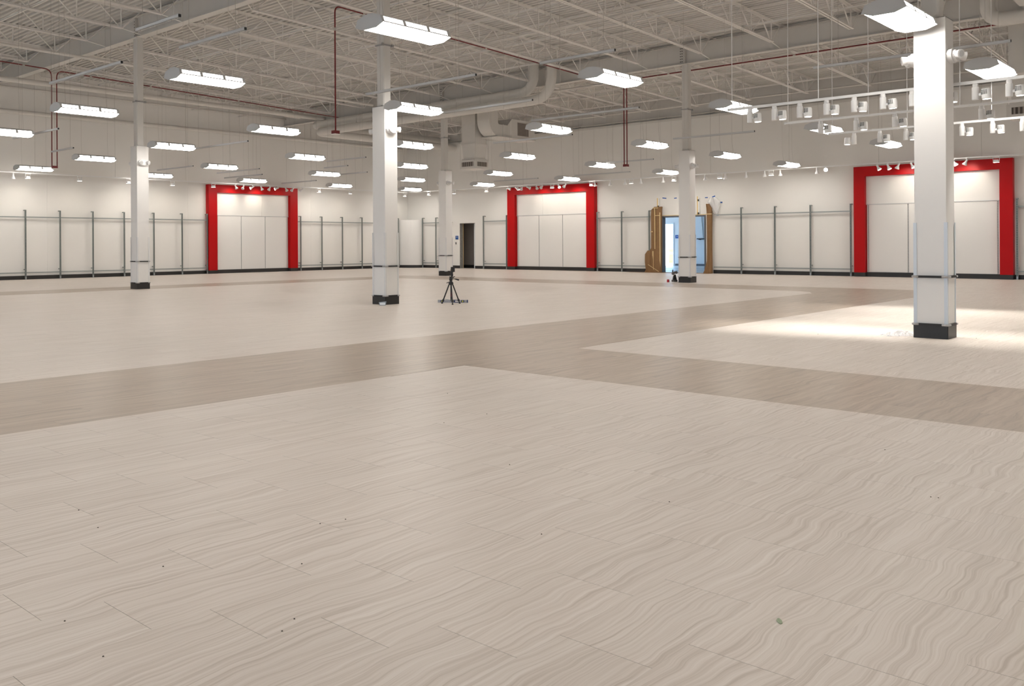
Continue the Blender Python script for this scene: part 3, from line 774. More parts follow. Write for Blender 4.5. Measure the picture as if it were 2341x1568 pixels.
# beams that wash the portal tops
def wash(wall, s, e=32, size=84):
    t = [o for o in COL.objects if o.name.startswith('perimeter_track')][0 if wall == 'L' else 1]
    if wall == 'L': spot_beam(t, (s - 6, 0.02, -.10), (0, .78, -.62), e, size, .9)
    else: spot_beam(t, (0.02, s - .3, -.10), (.78, 0, -.62), e, size, .9)
for s in (21.0, 22.3): wash('L', s)
wash('L', 23.4, 12)
# right wall
RWB = [(29.0, 'box wall washer by the far corner on the right wall'), (27.43, 'box wall washer beside the column behind the tripod'), (25.52, 'box wall washer between dark doorway and the middle red portal'),
       (23.73, 'box wall washer near the left corner of the middle red portal'), (22.01, 'box wall washer over the centre of the middle red portal'), (20.11, 'box wall washer at the right corner of the middle red portal'),
       (18.32, 'box wall washer between middle red portal and the paper-wrapped door'), (16.53, 'box wall washer just left of the column before the doorway'),
       (14.75, 'bright box wall washer just right of the column before the doorway'), (12.91, 'box wall washer midway between doorway and the nearest red portal'), (6.33, 'box wall washer at the right corner of the nearest red portal')]
for s, lb in RWB: box_head('R', s, lb, 'bright' in lb)
for q, (s, aim) in enumerate([(24.32, (-1, .3, .2)), (23.87, (-.9, -.1, .4)), (23.57, (-.2, -.6, .5)), (23.25, (-1, .3, .4)), (22.81, (-.5, -.3, .5)), (22.52, (-.1, -.7, .4)), (21.69, (-.5, -.3, .5)), (21.36, (.1, -.6, .5))]):
    par_head('R', s, aim, 'bell spotlight, %s from the left along the middle red portal header' % ORD[q], dim=(q not in (6,)))
par_head('R', 19.95, (-.2, .2, 1), 'bell spotlight just past the right corner of the middle red portal')
for s in (23.7, 22.9, 22.1, 21.2): wash('R', s, 34)
for q, s in enumerate([19.25, 18.59, 17.91, 16.97, 15.32, 14.55, 13.79, 13.14, 12.60, 11.39]):
    par_head('R', s, (0, .15, 1), 'small bell spotlight pointing down, %s right of the middle red portal' % ORD[q])
# the one lamp that shines straight at the camera
d = Vector((0, 0, CAM_H)) - Vector((XR - PD - .05, 11.11, ZP)); d.normalize()
t = empty('wall_track_spot', (XR - PD - .05, 11.11, ZP)); place('stem', stemm, t)
q_ = d.to_track_quat('-Z', 'Y'); bo = place('lamp_bell', bellm, t, Vector((0, 0, -.09)) - q_ @ Vector((0, 0, .03)), q_.to_euler())
place('lamp_face', MB().lathe([(.056, -.0885), (.056, -.086)], 14).mesh('lamp_face', 'bright_lens'), bo)
tag(t, 'dazzling bell spotlight aimed at the viewer, left of the nearest red portal', 'spotlight', 'small spotlights on the wall tracks')
for q, (s, aim) in enumerate([(9.53, (-.6, -.1, 1)), (9.23, (-.5, -.1, 1)), (8.93, (.45, .0, 1)), (8.56, (-.55, -.15, .9)), (7.41, (-.6, 0, 1)), (7.09, (.5, 0, 1))]):
    par_head('R', s, aim, 'bell spotlight, %s from the left along the nearest red portal header' % ORD[q])
for s in (8.9, 8.2, 7.2): wash('R', s, 34)

# ------------------------------------------------------------------ round ducts and pipes
def pipe(name, pts, r, mt, label, cat, n=12, hangers=None, group=None, joints=None):
    t = empty(name, pts[0])
    o = Vector(pts[0]); lp = [Vector(p) - o for p in pts]
    MB().tube(lp, r, n).build('run', mt, t, True)
    for hx in (hangers or []):
        hx = Vector(hx) - o
        MB().tube([hx, (hx.x, hx.y, z_deck((hx + o).x) - o.z - .02)], .005, 4).build('hanger_rod', 'wire_grey', t)
        MB().tube([hx - Vector((0, 0, r * 1.02)), hx + Vector((0, 0, .03))], .02, 6).build('hanger_clip', 'pipe_paint', t)
    for jx, ax in (joints or []):
        jx = Vector(jx) - o; a = Vector(ax) * .035
        MB().tube([jx - a, jx + a], r * 1.35, 8).build('coupling', 'conduit_joint', t, True)
    tag(t, label, cat, group); return t
def bend(p0, pc, p1, rad, n=6):
    p0, pc, p1 = Vector(p0), Vector(pc), Vector(p1)
    a = pc + (p0 - pc).normalized() * rad; b_ = pc + (p1 - pc).normalized() * rad
    return [tuple(a.lerp(pc, t_).lerp(pc.lerp(b_, t_), t_)) for t_ in [i / n for i in range(n + 1)]]
zd = 5.60
low = [(23.2, 16.68, z_deck(23.2))] + bend((23.2, 16.68, 8), (23.2, 16.68, zd + .08), (23.2, 28, zd + .08), .75) + bend((23.2, 16, zd + .08), (23.2, 28.2, zd + .05), (31, 28.2, zd + .05), .45) + [(XR, 28.2, zd)]
pipe('round_duct', low, .155, 'duct_paint', 'lower white round duct with elbows, in front of the far girder', 'duct', 18, [(23.2, 19.6, zd + .22), (23.2, 22.6, zd + .22), (23.2, 25.8, zd + .22), (27, 28.2, zd + .2)])
up = [(23.45, 17.55, z_deck(23.4))] + bend((23.45, 17.55, 8), (23.45, 17.55, zd + .42), (23.45, 28, zd + .42), .6) + bend((23.45, 16, zd + .42), (23.45, 28.75, zd + .40), (31, 28.75, zd + .4), .45) + [(XR, 28.75, zd + .35)]
pipe('round_duct', up, .155, 'duct_paint', 'upper white round duct with elbows, behind the lower one', 'duct', 18, [(23.45, 20.6, zd + .56), (23.45, 24.0, zd + .56)])
pipe('wall_pipe', [(4, YL - .22, 5.70), (30.9, YL - .22, 5.72)], .075, 'pipe_paint', 'long white pipe running along the upper left wall', 'pipe', 12, [(9, YL - .22, 5.78), (15, YL - .22, 5.78), (21, YL - .22, 5.78), (27, YL - .22, 5.78)])
pipe('ceiling_pipe', [(4, 28.6, 6.36), (24.5, 28.6, 6.30)], .085, 'pipe_paint', 'thick white pipe under the joists near the left wall', 'pipe', 12, [(8, 28.6, 6.44), (13, 28.6, 6.42), (18, 28.6, 6.4), (22, 28.6, 6.4)])
pipe('sprinkler_pipe', [(4, YL - .1, 6.55), (30.5, YL - .1, 6.55)], .03, 'pipe_paint', 'thin white pipe high on the left wall just under the roof', 'pipe', 8)
pipe('sprinkler_pipe', [(3, 24.55, 6.62), (22.9, 24.55, 6.30)], .045, 'pipe_paint', 'white sprinkler pipe passing the girder left of the first column', 'pipe', 8, [(9, 24.55, 6.6), (16, 24.55, 6.45)])
pipe('sprinkler_pipe', [(XR - .6, 0, 6.2), (XR - .6, YL - 1, 6.2)], .03, 'pipe_paint', 'thin white pipe under the roof along the right wall', 'pipe', 8)
pipe('sprinkler_pipe', [(XR - 1.0, 0, 6.12), (XR - 1.0, YL - 1, 6.12)], .022, 'pipe_paint', 'second thin white pipe along the right wall, below the first', 'pipe', 8)
pipe('branch_pipe', [(24.6, 2, 6.16), (24.6, 20, 6.16)], .04, 'pipe_paint', 'white pipe running behind the far girder', 'pipe', 8)
pipe('branch_pipe', [(19.0, 4, 6.62), (19.0, 18, 6.62)], .035, 'pipe_paint', 'white pipe crossing the joists in the middle bay', 'pipe', 8)
pipe('branch_pipe', [(15.3, 9, 6.80), (15.3, 24, 6.80)], .03, 'pipe_paint', 'white pipe crossing the joists beyond the near girder', 'pipe', 8)
# right-hand pipes by the far girder
pr_ = [(23.2, 4.95, z_deck(23.2))] + bend((23.2, 4.95, 8), (23.2, 4.95, 6.0), (23.2, 2, 6.0), .35) + [(23.2, .5, 6.0)]
pipe('round_duct', pr_, .15, 'duct_paint', 'white round duct turning at the upper right corner', 'duct', 16)
pipe('round_duct', [(22.9, 4.35, z_deck(22.9)), (22.9, 4.35, 6.45), (22.9, 4.22, 6.28), (22.9, 3.6, 6.2), (22.9, .5, 6.2)], .15, 'duct_paint', 'white mitred duct elbow at the top right corner', 'duct', 10)

# red conduits with drops
def conduit(pts, label, box_at=None, joints=None):
    t = pipe('red_conduit', pts, .017, 'conduit_red', label, 'conduit', 8, None, 'dark red conduits', joints)
    if box_at:
        o = Vector(pts[0]); b_ = Vector(box_at) - o
        MB().box(b_.x - .075, b_.x + .075, b_.y - .06, b_.y + .06, b_.z - .05, b_.z + .025).build('junction_box', 'conduit_red', t)
        MB().box(b_.x - .085, b_.x + .085, b_.y - .07, b_.y + .07, b_.z - .068, b_.z - .05).build('box_cover', 'wall_paint', t)
    return t
yj = 15.84
c2 = [(13.6, yj, 3.75)] + bend((13.6, yj, 3.75), (13.6, yj, 6.64), (20, yj, 6.45), .16) + [(23.8, yj, 6.32)]
conduit(c2, 'dark red conduit with a long single drop left of the middle column', (13.6, yj, 3.74), [((14.5, yj, 6.61), (1, 0, -.03)), ((15.1, yj, 6.59), (1, 0, -.03)), ((17.3, yj, 6.53), (1, 0, -.03)), ((19, yj, 6.475), (1, 0, -.03)), ((13.6, yj, 6.1), (0, 0, 1))])
YC = 27.38
c1 = [(12.05, YC + .03, 3.60)] + bend((12.05, YC + .03, 3.5), (12.05, YC + .03, 6.58), (5, YC + .03, 6.79), .22) + [(4.5, YC + .03, 6.80)]
conduit(c1, 'left one of the paired dark red conduit drops at far left', (12.12, YC, 3.59), [((11.2, YC + .03, 6.605), (1, 0, -.03))])
c1b = [(12.20, YC, 3.60)] + bend((12.20, YC, 3.5), (12.20, YC, 6.56), (20, YC, 6.31), .22) + [(25.2, YC, 6.16)]
conduit(c1b, 'right one of the paired dark red conduit drops at far left', None, [((13.3, YC, 6.525), (1, 0, -.03)), ((15.4, YC, 6.457), (1, 0, -.03)), ((18.9, YC, 6.345), (1, 0, -.03))])
c3 = [(24.52, 14.82, 3.55)] + bend((24.52, 14.82, 3.5), (24.52, 14.82, 6.16), (24.52, 8, 6.16), .15) + [(24.52, 4.0, 6.16)]
conduit(c3, 'right one of the paired dark red conduit drops at the centre', (24.52, 14.86, 3.54), [((24.52, 13.4, 6.16), (0, 1, 0)), ((24.52, 9.7, 6.16), (0, 1, 0))])
c3b = [(24.52, 14.92, 3.55), (24.52, 14.92, 6.2), (24.50, 14.92, 6.24), (23.9, 15.2, 6.32)]
conduit(c3b, 'left one of the paired dark red conduit drops at the centre')

# ------------------------------------------------------------------ air handling
def louvers(t, cx, cy, z0, z1, h, normal):
    """grille in one face of a square diffuser"""
    m_ = MB()
    def P(s, d, z): return (cx + s, cy - h - d, z) if normal == 'y' else (cx - h - d, cy + s, z)
    def bx(s0, s1, d0, d1, za, zb, mb):
        p, q = P(s0, d0, za), P(s1, d1, zb)
        mb.box(min(p[0], q[0]), max(p[0], q[0]), min(p[1], q[1]), max(p[1], q[1]), za, zb)
    g = MB(); bx(-h * .72, h * .72, .001, .006, z0, z1, g); g = g.build('grille_opening', 'louver_dark', t)
    for q in range(6):
        s = -h * .72 + (q + .15) * h * 1.44 / 6
        m_ = MB(); bx(s, s + h * .10, .006, .02, z0, z1, m_); m_.build('vane', 'louver_tan', g)
def diffuser(x, y, z0, h, label, duct_h, ztop):
    t = empty('air_diffuser', (x, y, z0))
    MB().box(-h, h, -h, h, 0, .34).build('box', 'duct_paint', t)
    louvers(t, 0, 0, .09, .26, h, 'x'); louvers(t, 0, 0, .09, .26, h, 'y')
    MB().box(-h * .85, h * .85, -h * .85, h * .85, .34, .40).build('collar', 'duct_paint', t)
    d = duct_h; e = h * .74
    MB().hexa([(-e, -e, .40), (e, -e, .40), (-e, e, .40), (e, e, .40), (-d, -d, .95), (d, -d, .95), (-d, d, .95), (d, d, .95)]).build('transition', 'duct_paint', t)
    MB().box(-d - .02, d + .02, -d - .02, d + .02, .95, .99).build('flange', 'duct_paint', t)
    MB().box(-d, d, -d, d, .99, ztop - z0).build('riser_duct', 'duct_paint', t)
    MB().box(-d - .015, d + .015, -d - .015, d + .015, (ztop - z0) * .62, (ztop - z0) * .62 + .03).build('flange', 'duct_paint', t)
    for sx_ in (-1, 1):
        for sy in (-1, 1): MB().tube([(sx_ * h * .95, sy * h * .95, .34), (sx_ * h * .95, sy * h * .95, ztop - z0)], .004, 4).build('hanger_rod', 'wire_grey', t)
    tag(t, label, 'air diffuser', 'square air diffusers')
diffuser(26.92, 23.06, 4.05, .40, 'white square air diffuser hanging right of the distant column', .34, z_deck(26.9))
diffuser(26.9, 4.86, 4.19, .40, 'white square air diffuser cut by the right edge', .36, z_deck(26.9))
t = empty('return_duct', (26.75, 22.2, 5.25))
MB().box(-.30, .22, -.30, .30, .60, z_deck(26.75) - 5.28).build('riser_duct', 'duct_paint', t)
pts = [(.30 - .60 * math.cos(a_), .60 - .60 * math.sin(a_)) for a_ in [math.pi / 2 * q / 10 for q in range(11)]] + [(.30, .46), (.255, .48), (.22, .52), (.22, .60)]
MB().prism(pts, -.30, .30, 'y').build('elbow', 'duct_paint', t, True)
MB().box(.30, .80, -.30, .30, 0, .46).build('neck', 'duct_paint', t)
MB().box(.50, .53, -.32, .32, -.02, .48).build('flange', 'duct_paint', t)
MB().hexa([(.80, -.30, 0), (.97, -.38, 0), (.80, .30, 0), (.97, .38, 0), (.80, -.30, .46), (.97, -.38, .72), (.80, .30, .46), (.97, .38, .72)]).build('transition', 'duct_paint', t)
MB().box(.97, 2.42, -.38, .38, 0, .72).build('plenum_box', 'duct_paint', t)
g = MB().box(1.32, 2.02, -.392, -.38, .10, .62).build('return_grille', 'louver_tan', t)
for q in range(9): MB().box(1.34, 2.0, -.398, -.392, .13 + q * .053, .15 + q * .053).build('vane', 'louver_dark', g)
MB().box(.10, 2.44, -.42, .42, -.03, 0).build('bottom_pan', 'duct_paint', t)
for sx_ in (1.0, 2.38): MB().tube([(sx_, -.36, .72), (sx_, -.36, z_deck(28.5) - 5.28)], .005, 4).build('hanger_rod', 'wire_grey', t)
tag(t, 'white return air box with grille and curved duct elbow', 'air duct')
# box duct beside the right-hand diffuser
t = empty('box_duct', (25.6, 4.3, 4.60))
MB().box(-.02, .9, -1.6, .72, .55, z_deck(25.6) - 4.65).build('body', 'duct_paint', t)
MB().box(-.035, .915, -1.62, .735, 1.1, 1.14).build('flange', 'duct_paint', t)
for y_ in (-1.2, .5): MB().tube([(.4, y_, 1.9), (.4, y_, z_deck(25.6) - 4.62)], .01, 5).build('hanger_rod', 'wire_grey', t)
tag(t, 'large plain white box duct cut by the right edge', 'air duct')

# ------------------------------------------------------------------ doorways
d1 = empty('door_1', (XR, (D0 + D1) / 2, 0), math.pi / 2); d1['kind'] = 'structure'
hw = (D1 - D0) / 2
MB().box(-hw, -hw + .055, -.22, .02, 0, DH).build('jamb', 'door_frame_grey', d1)
MB().box(hw - .055, hw, -.22, .02, 0, DH).build('jamb', 'door_frame_grey', d1)
MB().box(-hw + .055, hw - .055, -.22, .02, DH - .055, DH).build('head', 'door_frame_grey', d1)
MB().box(-hw + .055, hw - .055, -.2, .0, 0, .012).build('threshold', 'bumper_steel', d1)
MB().box(-hw - .02, hw + .02, .0, .006, DH + .002, DH + .028).build('head_tape', 'masking_tape', d1)
d2 = empty('door_2', (XR, (O0 + O1) / 2, 0), math.pi / 2); d2['kind'] = 'structure'
ow = (O1 - O0) / 2
MB().box(ow - .03, ow + .0, -.22, .005, 0, OH).build('jamb', 'jamb_raw', d2); MB().box(-ow, -ow + .012, -.22, -.012, 0, OH).build('jamb', 'dark_room', d2)
MB().box(-ow + .012, ow - .03, -.22, -.012, OH - .012, OH).build('head', 'dark_room', d2)
MB().box(ow - .045, ow - .03, -.21, -.19, 0, OH).build('edge_strip', 'masking_tape', d2)
w = MB().box(32.42, 32.6, 25.5, 30.0, 0, 3).box(XR + .2, 33, 25.4, 25.5, 0, 3).box(XR + .2, 33, 30.0, 30.1, 0, 3).box(XR + .2, 33, 25.4, 30.1, 2.9, 3).box(XR + .2, 33, 25.4, 30.1, -.1, 0)
w = w.build('wall_passage', 'dark_room'); tag(w, kind='structure')
b = MB().box(32.40, 32.42, 25.5, 30.0, 0, .14).build('baseboard_passage', 'black_base'); tag(b, kind='structure')

# stockroom behind the paper-wrapped doorway, lit by its own daylight
SBX = 41.0
w = MB().box(SBX, SBX + .2, 14.0, 22.16, 0, 3.6).box(SBX, SBX + .2, 22.16, 23.08, 2.13, 3.6).box(SBX, SBX + .2, 23.08, 27.2, 0, 3.6)
w.box(XR + .2, SBX, 13.8, 14.0, 0, 3.6)
w.box(XR + .2, 33.0, 24.9, 27.2, 0, 3.6).box(40.4, SBX, 27, 27.2, 0, 3.6).box(33.0, 40.4, 27, 27.2, 3.0, 3.6)  # wide unseen side opening, added so sky light brightens the room
w.box(XR + .2, SBX + .2, 13.8, 27.2, 3.6, 3.7)
w = w.build('wall_stockroom', 'stock_paint'); tag(w, kind='structure')
b = MB().box(XR + .2, SBX + .2, 13.8, 27.2, -.12, -.002).build('floor_stockroom', 'concrete'); tag(b, kind='structure')
b = MB()
for x_ in (33.8, 36.4): b.box(x_, x_ + .05, 14, 27, -.01, .002)
b = b.build('trim_1', 'door_frame_grey'); tag(b, kind='structure')
b = MB().box(SBX - .02, SBX, 14, 22.1, 0, .10).build('baseboard_stockroom', 'door_frame_grey'); tag(b, kind='structure')
d3 = empty('door_3', (SBX, 22.62, 0), math.pi / 2); d3['kind'] = 'structure'
MB().box(-.46, -.41, -.2, .02, 0, 2.13).build('jamb', 'stock_paint', d3); MB().box(.41, .46, -.2, .02, 0, 2.13).build('jamb', 'stock_paint', d3)
MB().box(-.41, .41, -.2, .02, 2.06, 2.13).build('head', 'stock_paint', d3)
b = MB().box(-60, 120, -60, 120, -.4, -.14).build('ground', 'asphalt'); tag(b, kind='structure')
sg = empty('wall_sign', (SBX, 21.99, 1.43), math.pi / 2)
MB().box(-.10, .10, 0, .012, -.085, .085).build('plate', 'sign_blue', sg); MB().box(-.03, .03, .012, .014, .0, .02).build('print', 'sign_white', sg)
tag(sg, 'small blue wall sign seen through the paper-wrapped doorway', 'sign')
gb = empty('grab_bar', (SBX, 20.68, 1.315), math.pi / 2)
MB().box(-.24, .24, .04, .09, -.025, .025).build('bar', 'black_plastic', gb); MB().box(.07, .17, .0, .05, -.05, .0).build('bracket', 'black_plastic', gb); MB().box(-.2, -.12, .0, .05, -.02, .02).build('bracket', 'black_plastic', gb)
tag(gb, 'dark horizontal bar on the blue stockroom wall', 'bar')
cdm = MB().tube([(SBX - .03, 20.72, 2.6), (SBX - .03, 20.66, 2.0), (SBX - .03, 20.60, 1.36)], .016, 6).build('hanging_cord', 'rail_steel'); tag(cdm, 'grey cord hanging down the blue stockroom wall', 'cord')
# outside the far door
t = empty('traffic_barrel', (52.0, 28.25, -.14))
MB().lathe([(.30, 0), (.30, .06), (.25, .08), (.24, .45), (.23, .47), (.22, .85), (.1, .95)], 16).build('body', 'orange_plastic', t, True)
MB().lathe([(.245, .55), (.242, .68)], 16).build('stripe', 'sign_white', t, True)
tag(t, 'sunlit orange traffic barrel outside the far stockroom door', 'barrel')
t = empty('machine_arm', (50.0, 28.1, -.14))
for k_, (yy, rr) in enumerate(((.25, .07), (0.0, .07))):
    MB().tube([(0, yy + .9, 1.9), (0, yy + .45, 1.75), (0, yy + .15, 1.45), (0, yy, 1.0), (0, yy, .75)], rr, 8).build('arm_tube', 'machine_yellow', t, True)
MB().box(-.4, .4, -.5, 1.3, 0, .75).build('chassis', 'sign_white', t)
MB().box(-.2, .2, .9, 1.3, .75, 2.0).build('cab', 'sign_blue', t)
tag(t, 'sunlit yellow arched machine arm outside the far stockroom door', 'machine')

# small sign and switch beside the dark doorway
sg = empty('wall_sign', (XR, 28.07, 1.43), math.pi / 2)
MB().box(-.085, .085, 0, .012, -.085, .085).build('plate', 'sign_blue', sg)
for q, z in enumerate((.028, -.005)):
    for k_ in range(5 if q == 0 else 3): MB().box(-.055 + k_ * .022 + q * .02, -.041 + k_ * .022 + q * .02, .012, .0135, z, z + .018).build('print', 'sign_white', sg)
tag(sg, 'small blue wall sign left of the dark doorway', 'sign')
sw = empty('wall_switch', (XR, 28.13, 1.167), math.pi / 2)
MB().box(-.022, .022, 0, .015, -.05, .05).build('plate', 'black_plastic', sw); MB().box(-.008, .008, .015, .022, -.02, .02).build('lever', 'tool_grey', sw)
tag(sw, 'small black switch below the blue sign by the dark doorway', 'switch')

# ------------------------------------------------------------------ brown paper wrappings beside the door
def crumple(rows, thick, name, mt, parent, seed, amp=.02, nx=10):
    """rows: list of (z, s0, s1, d) - a folded paper face, closed to a solid"""
    rnd = random.Random(seed); m_ = MB(); front = []; back = []
    folds = [rnd.uniform(-amp, amp) for _ in range(nx + 1)]
    nz = len(rows)
    for r_i, (z, s0, s1, d) in enumerate(rows):
        for q in range(nx + 1):
            f = q / nx; s = s0 + (s1 - s0) * f
            front.append((s, d + folds[q] + rnd.uniform(-amp, amp) * .35, z + rnd.uniform(-.006, .006)))
            back.append((s, d - thick, z))
    W_ = nx + 1; o_ = len(front)
    m_.v = front + back
    for r_i in range(nz - 1):
        for q in range(nx):
            a = r_i * W_ + q
            m_.f.append((a, a + 1, a + 1 + W_, a + W_)); m_.f.append((o_ + a + W_, o_ + a + 1 + W_, o_ + a + 1, o_ + a))
        for a in (r_i * W_, r_i * W_ + nx):
            m_.f.append((a, a + W_, o_ + a + W_, o_ + a))
    for q in range(nx):
        for a in (q, (nz - 1) * W_ + q): m_.f.append((a, o_ + a, o_ + a + 1, a + 1))
    m_.mi = [0] * len(m_.f)
    return m_.build(name, mt, parent)
t = empty('paper_wrapping', (XR, 17.7, 0), math.pi / 2)     # local x = along +Y (left in the photo)
crumple([(0, -.20, .34, .20), (.12, -.20, .30, .19), (.5, -.20, .28, .18), (.8, -.20, .27, .17), (.95, -.20, .20, .165), (2.2, -.20, .20, .165), (2.40, -.20, .19, .165), (2.52, -.22, .05, .165)], .13, 'paper_sheet', 'kraft_paper', t, 3, .012)
crumple([(0.0, .22, .50, .17), (.10, .22, .44, .18), (.40, .24, .47, .20), (.70, .24, .47, .19), (.84, .24, .37, .17)], .10, 'paper_flap', 'kraft_paper', t, 5, .02, 6)
for (s0, s1, z0, z1) in ((-.20, -.165, 0, 2.3), (.02, .05, .9, 2.45), (.10, .14, .1, .82), (-.2, .05, 2.17, 2.195), (.12, .22, 1.55, 1.58), (-.1, .12, 2.46, 2.49)):
    MB().box(s0, s1, .178, .183, z0, z1).build('tape_strip', 'masking_tape', t)
MB().hexa([(-.16, .19, .03), (-.12, .19, .03), (-.16, .196, .03), (-.12, .196, .03), (.30, .21, .30), (.34, .21, .30), (.30, .216, .30), (.34, .216, .30)]).build('tape_strip', 'masking_tape', t)
tag(t, 'brown paper wrapping with tape on the left side of the doorway', 'wrapping paper', 'paper wrappings by the doorway')
t = empty('paper_wrapping', (XR, 15.55, 0), math.pi / 2)
crumple([(0, -.12, .20, .22), (.15, -.10, .14, .20), (.45, -.09, .07, .18), (1.0, -.08, .06, .17), (2.2, -.09, .07, .17), (2.40, -.11, .08, .17), (2.56, .00, .10, .16)], .13, 'paper_sheet', 'kraft_paper', t, 11, .02, 8)
MB().box(-.14, .10, .192, .197, 2.17, 2.195).build('tape_strip', 'masking_tape', t)
tag(t, 'brown paper wrapping on the right side of the doorway', 'wrapping paper', 'paper wrappings by the doorway')
ft = empty('floor_paper', (XR - .25, 16.9, 0), math.pi / 2)
MB().box(-1.5, 1.9, -.05, .28, .0012, .004).build('paper_strip', 'kraft_paper', ft)
tag(ft, 'thin strip of brown paper on the floor at the doorway', 'paper')
def tape_bit(y, z, w_, h_, tilt, label):
    t = empty('painters_tape', (XR, y, z), math.pi / 2)
    MB().box(-w_ / 2, w_ / 2, 0, .003, -h_ / 2, h_ / 2).xf(Matrix.Rotation(R(tilt), 4, 'Y')).build('strip', 'blue_tape', t)
    tag(t, label, 'tape', 'blue tape bits above the doorway')
tape_bit(17.42, 2.846, .17, .035, -8, 'blue tape bit, leftmost above the paper-wrapped doorway')
tape_bit(16.96, 2.828, .11, .035, 5, 'blue tape bit, second from the left above the doorway')
tape_bit(15.71, 2.80, .11, .035, 0, 'blue tape bit just right of the column above the doorway')
tape_bit(15.43, 2.825, .13, .045, 18, 'topmost blue tape bit holding the clear plastic sheet')
tape_bit(15.14, 2.60, .10, .05, 0, 'blue tape bit on the right side of the clear plastic sheet')
tape_bit(15.28, 2.14, .09, .04, 0, 'blue tape bit at the bottom tip of the clear plastic sheet')
pls = empty('plastic_sheet', (XR, 15.35, 0), math.pi / 2)
crumple([(2.14, -.10, -.02, .08), (2.3, -.16, .10, .10), (2.5, -.2, .2, .10), (2.62, -.22, .28, .09), (2.80, -.02, .2, .06)], .012, 'film', 'clear_film', pls, 21, .03, 9)
tag(pls, 'crumpled clear plastic sheet taped to the wall right of the doorway', 'plastic sheet')
def strip_pair(y, z0, z1, sgn, label):
    t = empty('slotted_strip', (XR, y, 0), math.pi / 2)
    MB().box(-.022, .022, 0, .012, z0, z1).build('plate', 'wall_paint', t)
    m_ = MB(); z = z0 + .02
    while z < z1 - .03: m_.box(-.018, .018, .0115, .013, z, z + .018); z += .05
    tag(m_.build('slot_row', 'rail_steel', t), kind='stuff')
    MB().box(sgn * .10 - .015, sgn * .10 + .015, 0, .006, z0 - .1, z1 + .02).build('tape_strip', 'yellow_tape', t)
    for z in ((z0 + .03, z1 - .12) if sgn > 0 and y < 16.5 else (z0 + .0,)):
        MB().box(sgn * .055 - .02, sgn * .055 + .02, 0, .03, z - .04, z + .03).build('clip', 'black_plastic', t)
    tag(t, label, 'slotted strip', 'slotted strips above the doorway')
strip_pair(17.62, 2.54, 2.84, 1, 'short white slotted strip and yellow tape above the left wrapping')
strip_pair(15.97, 2.2, 2.84, 1, 'long white slotted strip and yellow tape right of the doorway column')

# ------------------------------------------------------------------ things on the floor
t = empty('tripod', (12.77, 11.54, 0), T - math.pi / 2)      # local x = right in the photo, y = away
AP = .41
feet = [(-.165, .14, 0), (.172, .13, 0), (.02, -.19, 0)]
for q, (fx_, fy, fz) in enumerate(feet):
    a = Vector((fx_ * .12, fy * .12, AP)); b_ = Vector((fx_, fy, .01)); mid = a.lerp(b_, .86)
    lg = MB().tube([a, mid], .013, 6).build('leg', 'black_plastic', t)
    MB().tube([a.lerp(b_, .82), a.lerp(b_, .90)], .020, 8).build('leg_lock', 'black_plastic', lg)
    MB().tube([mid, b_], .009, 6).build('leg_section', 'black_plastic', lg)
    MB().lathe([(.017, 0), (.017, .014), (.011, .024)], 8, c=(fx_, fy, 0)).build('foot', 'black_rubber', lg)
    MB().tube([(0, 0, .075), tuple(a.lerp(b_, .80))], .004, 5).build('spreader', 'rail_steel', lg)
MB().tube([(0, 0, .06), (0, 0, .50)], .012, 8).build('centre_column', 'black_plastic', t, True)
MB().lathe([(.02, .36), (.045, .375), (.048, .40), (.03, .43), (.016, .44)], 10).build('crown', 'black_plastic', t, True)
MB().lathe([(.014, .43), (.03, .45), (.034, .48), (.024, .505), (.032, .51), (.034, .525)], 10).build('pan_head', 'black_plastic', t, True)
MB().tube([(-.012, 0, .42), (-.055, 0, .412), (-.085, 0, .398)], .007, 6).build('crank', 'black_plastic', t)
hl = MB().tube([(.03, -.02, .485), (.075, -.03, .478)], .006, 6).build('pan_handle', 'black_plastic', t)
MB().tube([(.075, -.03, .478), (.10, -.035, .472), (.15, -.045, .458)], [.008, .013, .016], 8).build('grip', 'black_plastic', hl, True)
MB().tube([(.03, 0, .50), (.055, -.01, .515), (.075, -.01, .525)], [.012, .009, .007], 6).build('tilt_knob', 'black_plastic', t)
MB().lathe([(.02, .52), (.024, .56), (.018, .60), (.03, .605), (.03, .612)], 10, c=(.02, 0, 0)).build('mount_post', 'black_plastic', t, True)
MB().tube([(.012, -.02, .14), (.012, -.016, .25)], .0125, 6).build('sticker', 'tool_red', t)
tag(t, 'small black camera tripod standing over the spirit level', 'tripod')
t = empty('laser_level', (12.77 + ST * .03, 11.54 - CT * .03, .612), T - math.pi / 2)
MB().bbox(-.030, .044, -.04, .04, .0, .085, .008).build('body', 'black_plastic', t)
MB().box(-.026, .042, -.042, .042, .078, .094).build('top_cap', 'black_rubber', t)
MB().lathe([(.020, 0), (.020, .012)], 10).xf(Matrix.Translation((-.028, -.01, .03)) @ Matrix.Rotation(R(-90), 4, 'Y')).build('window', 'camera_lens_grey', t)
tag(t, 'small black boxy laser level mounted on the tripod', 'laser level')
a, b_ = Vector((12.93, 12.0)), Vector((13.26, 11.57))
ang = math.atan2(b_.y - a.y, b_.x - a.x); cL = (a + b_) / 2
t = empty('spirit_level', (cL.x, cL.y, .002), ang)
MB().box(-.29, .29, -.012, .012, 0, .006).box(-.29, .29, -.012, .012, .046, .052).box(-.29, .29, -.004, .004, .006, .046).build('beam', 'level_silver', t)
MB().box(.275, .293, -.014, .014, -.001, .053).build('end_plug', 'level_blue', t); MB().box(-.293, -.285, -.014, .014, -.001, .053).build('end_plug', 'level_silver', t)
